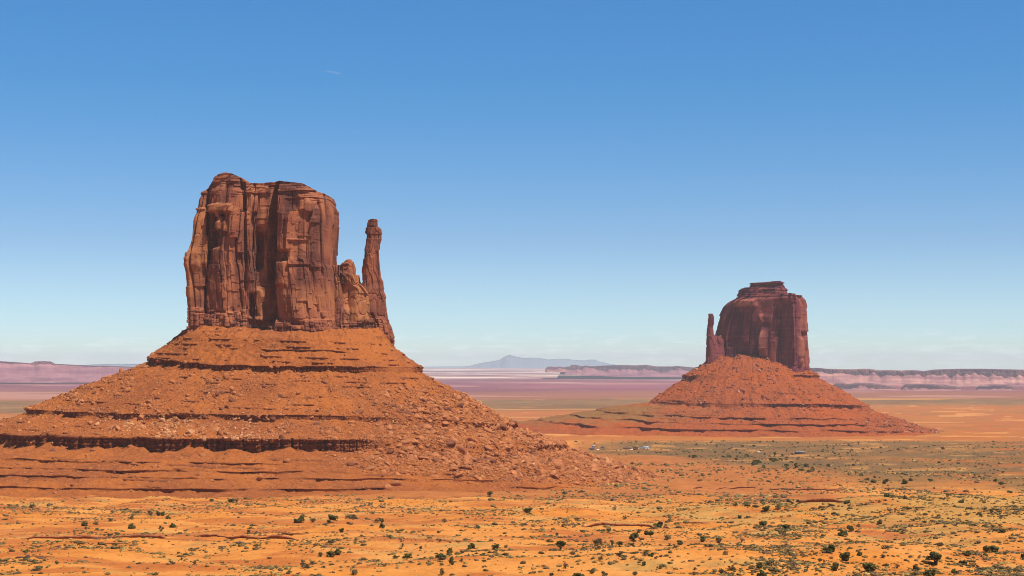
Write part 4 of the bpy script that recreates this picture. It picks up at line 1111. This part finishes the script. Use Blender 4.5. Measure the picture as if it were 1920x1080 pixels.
BUSH = [
 (158,986,13,9,G),(180,984,12,8,Y),(247,991,13,12,J),(282,968,14,14,Y),(297,968,11,11,J),(305,968,9,9,J),(315,973,9,8,J),(246,974,13,9,Y),(207,977,14,8,Y),(211,963,6,8,Y),(160,993,9,7,Y),(303,996,11,13,Y),(60,953,14,9,Y),
 (397,941,10,6,J),(434,942,18,8,G),(444,943,9,10,D_),(556,980,14,10,J),(564,980,13,16,J),(587,980,15,9,Y),(623,976,19,13,J),(618,982,10,8,J),(610,986,12,7,Y),(325,990,12,10,J),(467,1001,8,10,J),
 (620,1043,16,12,G),(634,1040,17,13,G),(601,1044,12,11,Y),(572,1066,20,14,Y),(586,1058,14,10,Y),(340,1052,8,7,Y),(364,1060,10,10,Y),
 (641,998,10,12,J),(657,974,24,12,Y),(717,991,11,11,J),(716,982,12,11,G),(707,981,9,9,Y),(833,982,10,10,Y),(897,991,10,6,J),(883,1029,14,13,J),(930,1030,15,14,J),(949,1029,8,8,Y),(843,1040,12,13,J),(828,1050,22,13,G),(847,1061,12,17,G),(764,1048,17,10,G),(742,1046,12,8,G),(918,929,12,9,G),(865,1056,9,10,Y),(663,1079,18,14,Y),(829,1080,12,16,Y),(789,1031,9,9,Y),(755,1026,8,8,Y),
 (992,962,19,13,J),(1172,974,9,9,Y),(1234,988,20,12,J),(1217,1004,19,11,J),(1251,1012,18,13,Y),(1275,1022,14,10,J),(1051,1031,22,21,T_),(1119,1024,24,18,Y),(1147,1022,7,12,J),(1162,1024,13,12,T_),(1188,1015,21,17,G),(1161,1044,15,13,Y),(1074,1042,9,9,Y),(1209,1043,13,11,Y),(1221,1046,11,8,J),(1207,1060,10,10,J),(1127,1051,12,11,Y),(1060,1067,14,13,D_),(1110,1076,14,10,Y),(1134,1080,14,15,Y),(1240,1064,20,9,Y),(1085,1082,24,10,J),(1045,1006,9,8,Y),(1141,1000,9,10,Y),(1153,957,10,7,D_),(1034,1080,10,7,J),(1190,1078,14,9,Y),(1303,1070,10,7,Y),
 (1437,960,19,11,J),(1459,957,14,10,Y),(1379,950,8,7,J),(1387,975,7,10,J),(1401,973,8,7,Y),(1318,1017,12,13,J),(1348,1020,17,13,Y),(1323,1026,10,8,Y),(1333,1029,12,8,Y),(1391,1017,14,10,D_),(1430,1080,18,16,J),(1424,1066,15,14,J),(1443,1063,19,11,Y),(1372,1070,18,12,Y),(1352,1078,16,14,Y),(1431,987,16,10,G),(1474,993,16,12,G),(1468,1004,18,12,Y),(1554,1036,24,18,J),(1586,1050,23,23,J),(1564,1069,18,17,J),(1580,1007,21,12,J),(1595,999,15,14,G),(1588,945,13,9,J),(1489,1063,16,11,D_),(1360,1041,13,9,Y),(1537,1054,10,9,Y),(1301,1079,20,8,Y),(1588,1058,10,6,Y),(1545,1056,8,8,D_),
 (1659,907,8,9,J),(1663,904,7,8,J),(1697,908,13,11,J),(1708,903,9,7,J),(1625,900,10,5,J),(1638,905,12,5,G),(1743,903,12,7,J),(1666,921,9,8,D_),(1664,934,12,9,J),(1674,937,8,6,Y),(1866,903,9,7,J),(1878,910,10,7,J),(1894,925,12,6,G),(1802,944,12,8,J),(1858,963,8,8,J),(1697,938,9,9,G),(1755,1059,38,28,T_),(1629,1071,28,20,G),(1718,1072,16,13,J),(1742,1082,27,18,J),(1791,1075,14,11,J),(1858,1035,30,15,G),(1919,1051,9,14,J),(1649,983,13,9,G),(1840,972,10,9,Y),(1682,1066,14,11,D_),(1660,1031,18,10,Y),(1812,1042,20,10,G),(1762,1026,18,9,Y),(1806,1058,16,9,G),(1748,980,12,7,Y),(1857,1077,10,8,J),(1715,1080,18,8,Y),(1903,1074,10,7,J),(1786,1004,14,7,Y),(1612,1040,12,8,J),(1655,1048,14,9,Y),(1692,1002,11,7,Y),(1880,1000,16,8,G),(1610,990,10,8,Y),
]
FAR_BUSH = [(1414,838,7,4),(1425,831,3,3),(1456,831,3,3),(1496,832,5,3),(1486,834,5,2),(1515,839,4,3),(1528,838,3,3),(1552,841,5,3),(1562,842,4,3),(1592,837,5,4),(1610,834,4,3),(1597,845,6,4),(1619,843,4,3),(1635,843,4,3),(1475,847,3,5),(1453,856,5,10),(1434,853,5,4),(1443,856,4,3),(1467,855,5,4),(1486,853,6,3),(1498,859,6,3),(1420,871,17,9),(1412,873,9,7),(1432,879,8,8),(1452,867,14,8),(1445,864,9,5),(1464,864,9,5),(1475,863,6,4),(1493,878,9,10),(1484,868,9,4),(1475,875,10,6),(1512,876,14,6),(1524,883,8,8),(1503,884,13,6),(1516,886,9,5),(1527,872,5,3),(1538,872,4,3),(1554,875,9,5),(1476,881,6,6),(1536,886,5,4),(1591,890,5,4),(1615,893,8,5),(1594,848,3,3),(1590,851,6,3),(1401,857,9,6),(1388,851,5,4),(1381,863,9,5),(1367,858,10,5),(1303,858,10,6),(1293,858,6,4),(1306,835,4,4),(1333,832,4,3),(1344,839,4,4),(1392,838,6,4),(1381,846,5,4),(1372,841,4,3),(1358,848,4,3),(1341,850,5,4),(1310,845,4,3),(1317,848,3,2),(1669,846,5,3),(1684,844,8,3),(1700,842,4,3),(1741,839,4,3),(1768,843,9,5),(1826,842,4,3),(1652,841,3,3),(1724,838,3,2),(1810,838,3,2),(1543,848,4,3),(1190,816,3,3),(1204,815,3,2),(1277,815,3,2),(1148,832,5,2),(1165,832,4,2),(1184,832,4,2),(1210,832,5,2),(1276,833,4,2),(1094,832,4,2),(1115,832,6,2),(1080,830,7,3),(1160,854,3,3),(1174,854,3,3),(1198,871,3,2),(1202,872,4,2),(1640,897,6,4),(1655,873,4,3),(1690,880,4,3),(1760,868,4,3),(1800,880,4,3),(1836,872,4,3),(1880,886,5,3),(1901,869,4,3),(1719,893,5,3),(1779,893,5,3),(1828,895,5,4)]
def row_name(py):
    return ('at the plain edge' if py < 956 else 'on the upper sand strip' if py < 992 else 'in the middle foreground' if py < 1034 else 'along the bottom edge')
def col_name(px):
    for lim, nm in ((200, 'by the left edge'), (345, 'left of the tall wall'), (640, 'below the tall wall'), (760, 'below the rock thumb'), (990, 'below the rubble flank'), (1150, 'below the flank toe'), (1300, 'below the gap'), (1420, 'below the far spire'), (1520, 'below the far butte'), (1680, 'right of the far butte'), (1800, 'below the mesa rim')):
        if px < lim: return nm
    return 'by the right edge'
cellmap = {}
for b in BUSH: cellmap.setdefault((row_name(b[1]), col_name(b[0]), b[4]), []).append(b)
ORD = ['first', 'second', 'third', 'fourth', 'fifth', 'sixth', 'seventh', 'eighth']
NUM = {2: 'two', 3: 'three', 4: 'four', 5: 'five', 6: 'six', 7: 'seven', 8: 'eight'}
KIND = {J: ('juniper_bush', 'dark juniper', 'juniper'), G: ('green_shrub', 'green shrub', 'shrub'), Y: ('grey_shrub', 'grey shrub', 'shrub'), D_: ('dry_shrub', 'dry shrub', 'shrub'), T_: ('juniper_tree', 'trunked juniper tree', 'tree')}
for i, b in enumerate(BUSH):
    px, py, wd, ht, kd = b
    x, y, z = ground_hit(px, min(py, 1085))
    u = y / F
    name, word, cat = KIND[kd]
    mates = sorted(cellmap[row_name(py), col_name(px), kd])
    lab = f'{word} {row_name(py)} {col_name(px)}'
    if len(mates) > 1: lab += f', {ORD[mates.index(b)]} of {NUM[len(mates)]} rightward'
    if len(mates) > 1:
        alt = lab.replace(' rightward', ' from left')
        lab = alt if len(alt.split()) <= 16 else lab
    root = empty(name, (x, y, z - 0.05), lab, cat, 'junipers and shrubs on the sand')
    me, tr = PLANT[kd, i % 4]
    sx = 0.5 * wd * u * 1.08
    top = {J: 1.45, G: 1.2, Y: 1.2, D_: 1.15, T_: 1.85}[kd]
    sz = ht * u / top * 1.05
    root.rotation_euler = (0, 0, float(rg.uniform(0, 6.28)))
    root.scale = (sx, sx, sz)
    link('crown', me, root); link('trunk', tr, root)
FARM = []
for v in range(3):
    V, Fc = leaves(rg, 130, 8, 0.75, 0.24); FARM.append(mesh_np('juniper_bush', V, [Fc], [M['juniper']]))
for i, (px, py, wd, ht) in enumerate(FAR_BUSH):
    x, y, z = ground_hit(px, py); u = y / F
    o = link('juniper_bush', FARM[i % 3], None, (x, y, z - 0.05))
    o.scale = (0.5 * wd * u * 1.1, 0.5 * wd * u * 1.1, ht * u / 1.4 * 1.1)
    where = 'tiny dark juniper on the valley floor before the far butte' if px > 1270 and px < 1640 else ('tiny dark juniper on the valley floor right of the far butte' if px >= 1640 else 'tiny dark juniper on the valley floor between the two buttes')
    if wd >= 8: where = where.replace('tiny dark juniper', 'dark juniper clump in the wash')
    tag(o, where, 'juniper', where.replace('juniper', 'junipers', 1))

# low sage and grass
def sage_density(px, py, x, y):
    n = fbm(x / 42, y / 34, octv=4, seed=801); m = fbm(x / 14, y / 12, octv=2, seed=802)
    d = 0.12 + 1.25 * sstep(0.0, 0.42, 0.75 * n + 0.4 * m)
    d = d * (1 + 1.3 * sstep(1250, 1500, px))
    d = d * (1 - 0.85 * np.exp(-((px - 270) / 80) ** 2 - ((py - 985) / 16) ** 2)) * (1 - 0.8 * np.exp(-((px - 560) / 110) ** 2 - ((py - 988) / 9) ** 2)) * (1 - 0.6 * np.exp(-((px - 800) / 120) ** 2 - ((py - 983) / 12) ** 2))
    d = d * (1 - 0.7 * np.exp(-((px - 60) / 120) ** 2 - ((py - 1000) / 12) ** 2))
    d = d + 0.8 * np.exp(-((py - 951 - 8 * np.sin(px / 120)) / 8) ** 2) * (px < 1000)
    return d
def sage_points(n, y0, y1, rg, power=1.0):
    out = []
    while sum(map(len, out)) < n:
        k = 60000
        y = y0 + (y1 - y0) * rg.uniform(size=k) ** power
        x = rg.uniform(-0.36, 0.36, k) * y
        z = ground_z(x, y)
        px, py = proj(x, y, z)
        keep = rg.uniform(size=k) * 3.0 < sage_density(px, py, x, y) * (y / y1) ** 0
        out.append(np.stack([x, y, z], -1)[keep])
    return np.concatenate(out)[:n]
def spiky(rg, n, h):
    V = []
    for k in range(n):
        a = rg.uniform(0, 6.283); r = rg.uniform(0.1, 0.8)
        c = np.array([r * math.cos(a), r * math.sin(a), 0.0])
        o = np.array([math.cos(a), math.sin(a), 0]) * rg.uniform(0.0, 0.5)
        t = np.array([-math.sin(a), math.cos(a), 0]) * rg.uniform(0.18, 0.34)
        V += [c - t, c + t, c + o + np.array([0, 0, h * rg.uniform(0.5, 1.1) * (1.15 - 0.6 * r)])]
    return np.array(V), np.arange(3 * n).reshape(n, 3)
def domed(rg, h):
    V, Fc = ico(1)
    V = V * (1 + 0.28 * rg.normal(size=(len(V), 1)))
    return V * np.array([1, 1, h]) + np.array([0, 0, 0.35 * h]), Fc
SH_SAGE = [join([domed(rg, 0.55), spiky(rg, 26, 1.0)]) for _ in range(6)]
SH_MIN = [spiky(rg, 14, 1.0) for _ in range(6)]
SH_FAR = [domed(rg, 0.6) for _ in range(4)]
SAGE_COL = np.array([(0.26, 0.18, 0.06), (0.13, 0.10, 0.04), (0.19, 0.135, 0.055), (0.085, 0.068, 0.028), (0.40, 0.25, 0.075), (0.15, 0.09, 0.05)])
t = NT('sage'); t.color(t.mix(t.rng(t.noise(1.6, 3), 0.3, 0.7, 0.0, 0.3), t.attr('Col', True), (0.10, 0.08, 0.04))); M['sage_stuff'] = t.m
def sage_stuff(pts, size, shapes, name, label, pick=None):
    V, Fc, ids = merged(pts, size, shapes, rg, 0.12)
    h = ids.astype(np.int64) * 7919 + 3
    hh = np.clip(rnd(h, 1) + 0.45 * noise(pts[ids, 0] / 40, pts[ids, 1] / 30, seed=820), 0, 0.999)
    col = SAGE_COL[(hh * len(SAGE_COL)).astype(int)] * (0.75 + 0.5 * rnd(h, 2))[:, None]
    o = link(name, mesh_np(name, V, [Fc], [M['sage_stuff']], False, col))
    return tag(o, label, 'scrub', kind='stuff')
near = sage_points(20000, 385, 1240, rg)
nsz = 0.36 * (1 + rg.pareto(3.2, len(near))); nsz = np.minimum(nsz * (1 + 0.45 * noise(near[:, 0] / 50, near[:, 1] / 40, seed=821)), 0.9 + 1.0 * sstep(420, 640, near[:, 1]))
napp = nsz / near[:, 1]
npx, npy = proj(near[:, 0], near[:, 1], near[:, 2])
inside = (npx > 3) & (npx < 1917) & (npy < 1078)
order = np.argsort(-np.where(inside, napp, 0))
N_SAGE = 290
SAGE_ONE = []
for v in range(6):
    for mk in ('grey', 'green', 'dead'):
        Vv, Ff = leaves(rg, 120, 7, 0.55, 0.16)
        SAGE_ONE.append((mesh_np('sagebrush', Vv, [Ff], [M[mk]]), mk))
for i in order[:N_SAGE]:
    me, mk = SAGE_ONE[int(rg.integers(0, 18))]
    if mk == 'dead' and rg.uniform() < 0.6: me, mk = SAGE_ONE[0]
    o = link('sagebrush', me, None, tuple(near[i] - np.array([0, 0, 0.03])))
    s = float(nsz[i]) * 0.95
    o.scale = (s, s, s * 0.85); o.rotation_euler = (0, 0, float(rg.uniform(0, 6.28)))
    colr = {'grey': 'low grey green', 'green': 'low dull green', 'dead': 'low brown'}[mk]
    where = f'{row_name(npy[i])} {col_name(npx[i])}'
    tag(o, f'{colr} sagebrush tuft {where}', 'sagebrush', f'{colr} sagebrush tufts {where}')
rest = order[N_SAGE:]
hum = sage_points(16000, 420, 1150, rg)
_hp = proj(hum[:, 0], hum[:, 1], hum[:, 2])[0]
hum = hum[rg.uniform(size=len(hum)) < 0.08 + 0.92 * sstep(1200, 1480, _hp)]
sage_stuff(hum, 0.35 * (1 + rg.pareto(3.5, len(hum))).clip(1, 3.6), [(v * np.array([1, 1, 0.7]), f) for v, f in SH_SAGE], 'dry_grass', 'straw and olive grass hummocks over the low rise at lower right')
sage_stuff(near[rest], nsz[rest], SH_SAGE, 'scrub', 'low sage and grass tufts dotted over the orange sand')
grass = sage_points(22000, 385, 1250, rg)
sage_stuff(grass, rg.uniform(0.16, 0.42, len(grass)), SH_MIN, 'dry_grass', 'small dry grass tufts and pebbly specks on the sand')
valley = []
while sum(map(len, valley)) < 9000:
    k = 40000
    y = rg.uniform(1150, 3000, k); x = rg.uniform(-0.05, 0.36, k) * y
    px = 960 + F * x / y
    n = fbm(x / 120, y / 100, octv=3, seed=811)
    keep = rg.uniform(size=k) * 1.3 < (0.3 + n) * np.where(y < 1700, 0.9, 0.7) * sstep(950, 1150, px - 0.1 * (y - 1800))
    valley.append(np.stack([x, y, ground_z(x, y)], -1)[keep])
valley = np.concatenate(valley)[:9000]
sage_stuff(valley, np.minimum(0.55 * (1 + rg.pareto(3.0, len(valley))), 2.0), SH_FAR, 'scrub', 'grey green scrub covering the valley floor between the buttes')
# ------------------------------------------------------------------ the little settlement on the valley floor
M['white_wall'] = simple('white_siding', (0.78, 0.77, 0.74), 0.06, 0.4, 0.7)
M['tan_wall'] = simple('tan_siding', (0.42, 0.29, 0.19), 0.1, 0.4, 0.8)
M['brown_wall'] = simple('brown_siding', (0.13, 0.075, 0.05), 0.15, 0.4, 0.8)
M['grey_roof'] = simple('grey_metal_roof', (0.36, 0.40, 0.46), 0.1, 0.3, 0.5)
M['dark_roof'] = simple('dark_roof', (0.07, 0.08, 0.10), 0.15, 0.3, 0.7)
M['slate_wall'] = simple('slate_blue_siding', (0.055, 0.065, 0.085), 0.15, 0.4, 0.7)
M['pane'] = simple('dark_window_pane', (0.03, 0.035, 0.045), 0.1, 1.0, 0.2)
M['door'] = simple('house_door', (0.20, 0.12, 0.08), 0.1, 1.0, 0.7)
M['white_paint'] = simple('white_paint', (0.80, 0.80, 0.80), 0.03, 1.0, 0.35)
M['tyre'] = simple('tyre_rubber', (0.02, 0.02, 0.02), 0.1, 3.0, 0.8)
def box(x0, x1, y0, y1, z0, z1):
    V = np.array([(x, y, z) for z in (z0, z1) for y in (y0, y1) for x in (x0, x1)], float)
    return V, np.array([(0, 2, 3, 1), (4, 5, 7, 6), (0, 1, 5, 4), (2, 6, 7, 3), (0, 4, 6, 2), (1, 3, 7, 5)])
def house(px, py, wpx, hpx, wall, roof, gable, label, name='house', cat='house', rot=0.0, deep=6.0):
    x, y, z = ground_hit(px, py); u = y / F
    w_, h_ = wpx * u, max(hpx * u, 2.3)
    rh = h_ * (0.30 if gable else 0.10); wh = h_ - rh
    root = empty(name, (x, y, z - 0.1), label, cat, 'houses of the small settlement')
    root.rotation_euler = (0, 0, rot)
    link('wall', mesh_np('wall', *[q if i == 0 else [q] for i, q in enumerate(box(-w_ / 2, w_ / 2, 0, deep, 0, wh))], [M[wall]]), root)
    e_ = 0.25
    if gable:
        V = np.array([(-w_ / 2 - e_, -e_, wh + 0.003), (w_ / 2 + e_, -e_, wh + 0.003), (w_ / 2 + e_, deep + e_, wh + 0.003), (-w_ / 2 - e_, deep + e_, wh + 0.003), (-w_ / 2 - e_, deep / 2, wh + rh), (w_ / 2 + e_, deep / 2, wh + rh)])
        link('roof', mesh_np('roof', V, [np.array([(0, 1, 5, 4), (2, 3, 4, 5), (0, 3, 2, 1)]), np.array([(0, 4, 3), (1, 2, 5)])], [M[roof]]), root)
    else:
        V, Fc = box(-w_ / 2 - e_, w_ / 2 + e_, -e_, deep + e_, wh + 0.003, wh + rh)
        V[4:6, 2] -= 0.4 * rh
        link('roof', mesh_np('roof', V, [Fc], [M[roof]]), root)
    nwin = max(2, int(w_ / 3.2))
    for k in range(nwin):
        cx = -w_ / 2 + (k + 0.5) * w_ / nwin
        if k == nwin // 2:
            link('door', mesh_np('door', *[q if i == 0 else [q] for i, q in enumerate(box(cx - 0.45, cx + 0.45, -0.06, 0.02, 0.1, min(2.0, wh - 0.1)))], [M['door']]), root)
        else:
            fr = link('window', mesh_np('window', *[q if i == 0 else [q] for i, q in enumerate(box(cx - 0.6, cx + 0.6, -0.05, 0.02, 0.9, min(1.9, wh - 0.15)))], [M['white_wall']]), root)
            link('pane', mesh_np('pane', *[q if i == 0 else [q] for i, q in enumerate(box(cx - 0.5, cx + 0.5, -0.08, -0.047, 1.0, min(1.8, wh - 0.25)))], [M['pane']]), fr)
house(1211.5, 842.5, 11, 5.5, 'white_wall', 'grey_roof', True, 'brightest white house at the right end of the small settlement', rot=0.15)
house(1192, 843.5, 8, 4.5, 'brown_wall', 'dark_roof', False, 'dark brown house left of the bright white house')
house(1201.5, 842.5, 4, 3.5, 'white_wall', 'grey_roof', False, 'small pale shed between the brown and the white house', 'shed', 'shed', deep=3)
house(1176, 842.5, 14, 3.0, 'tan_wall', 'dark_roof', True, 'long low tan house in the middle of the small settlement')
house(1165, 844, 3.2, 4, 'white_wall', 'grey_roof', False, 'narrow white shed left of the long tan house', 'shed', 'shed', deep=3)
house(1130.5, 841, 7, 3.2, 'white_wall', 'dark_roof', True, 'low white house near the left end of the settlement')
house(1113, 839.5, 6, 4.0, 'white_wall', 'grey_roof', True, 'white house at the left end of the settlement, above the grey one')
house(1110, 843, 9, 2.6, 'slate_wall', 'grey_roof', False, 'low grey house at the settlement edge beside the rubble toe')
house(1500, 851, 17, 4.2, 'slate_wall', 'grey_roof', False, 'long low mobile home standing alone on the green valley floor', 'mobile_home', 'mobile home', deep=5)
def car(px, py, label, rot):
    x, y, z = ground_hit(px, py)
    root = empty('parked_car', (x, y, z), label, 'car', 'cars parked in the settlement'); root.rotation_euler = (0, 0, rot)
    prof = [(-2.3, 0.45), (-2.3, 0.95), (-1.6, 1.05), (-1.1, 1.6), (0.9, 1.65), (1.35, 1.1), (2.3, 0.95), (2.35, 0.45)]
    n = len(prof)
    V = np.array([(a, s * (0.85 if b < 1.2 else 0.7), b) for s in (-1, 1) for a, b in prof])
    Fq = np.array([(i, (i + 1) % n, (i + 1) % n + n, i + n) for i in range(n)])
    link('body', mesh_np('body', V, [Fq, np.array([list(range(n))[::-1], list(range(n, 2 * n))])], [M['white_paint']]), root)
    V, Fc = box(-1.0, 0.95, -0.80, 0.80, 1.12, 1.5); link('window', mesh_np('window', V, [Fc], [M['pane']]), root)
    for a in (-1.4, 1.45):
        for s in (-0.8, 0.8):
            Tv, Tf = tube([(a, s - 0.1, 0.33), (a, s + 0.1, 0.33)], [0.33, 0.33], 12)
            link('wheel', mesh_np('wheel', Tv, [Tf, np.array([list(range(12)), list(range(12, 24))])], [M['tyre']]), root)
car(1121, 844.5, 'white car parked below the houses at the left end of the settlement', 0.3)
car(1184, 844.5, 'white car parked between the long tan house and the brown house', -0.2)
car(1423, 848.5, 'white car alone on the sand clearing left of the mobile home', 0.1)

# a thin bit of vapour trail high in the sky
def contrail():
    a = np.array([float(q) for q in at(608, 133, 42000.0)]); b = np.array([float(q) for q in at(641, 138, 42000.0)])
    pts = [a + (b - a) * f for f in np.linspace(0, 1, 9)]
    V, Fc = tube(pts, [2, 9, 13, 16, 19, 22, 20, 14, 2], 8)
    m = bpy.data.materials.new('vapour'); m.use_nodes = True
    n, l = m.node_tree.nodes, m.node_tree.links
    mix = n.new('ShaderNodeMixShader'); tr = n.new('ShaderNodeBsdfTransparent'); mix.inputs[0].default_value = 0.06
    n['Principled BSDF'].inputs['Base Color'].default_value = (0.9, 0.9, 0.9, 1)
    l.new(tr.outputs[0], mix.inputs[1]); l.new(n['Principled BSDF'].outputs[0], mix.inputs[2]); l.new(mix.outputs[0], n['Material Output'].inputs['Surface'])
    o = link('contrail', mesh_np('contrail', V - a, [Fc], [m]), None, tuple(a))
    tag(o, 'short faint white contrail in the blue sky above the nearer butte', 'contrail')
contrail()
# ------------------------------------------------------------------ the air
def haze_box():
    x0, x1, y0, y1, z0, z1 = -98000, 98000, -6000, 60000, -215.0, 345.0
    V = np.array([(x, y, z) for z in (z0, z1) for y in (y0, y1) for x in (x0, x1)], float)
    Fc = np.array([(0, 2, 3, 1), (4, 5, 7, 6), (0, 1, 5, 4), (2, 6, 7, 3), (0, 4, 6, 2), (1, 3, 7, 5)])
    m = bpy.data.materials.new('haze'); m.use_nodes = True
    n, l = m.node_tree.nodes, m.node_tree.links
    n.remove(n['Principled BSDF'])
    v = n.new('ShaderNodeVolumePrincipled')
    v.inputs['Color'].default_value = (0.70, 0.86, 1.0, 1)
    v.inputs['Density'].default_value = HAZE
    v.inputs['Anisotropy'].default_value = 0.0
    l.new(v.outputs['Volume'], n['Material Output'].inputs['Volume'])
    o = link('haze', mesh_np('haze', V, [Fc], [m]))
    tag(o, 'thin blue desert haze over the whole plain', 'haze', kind='stuff')
HAZE = 2.2e-5
haze_box()
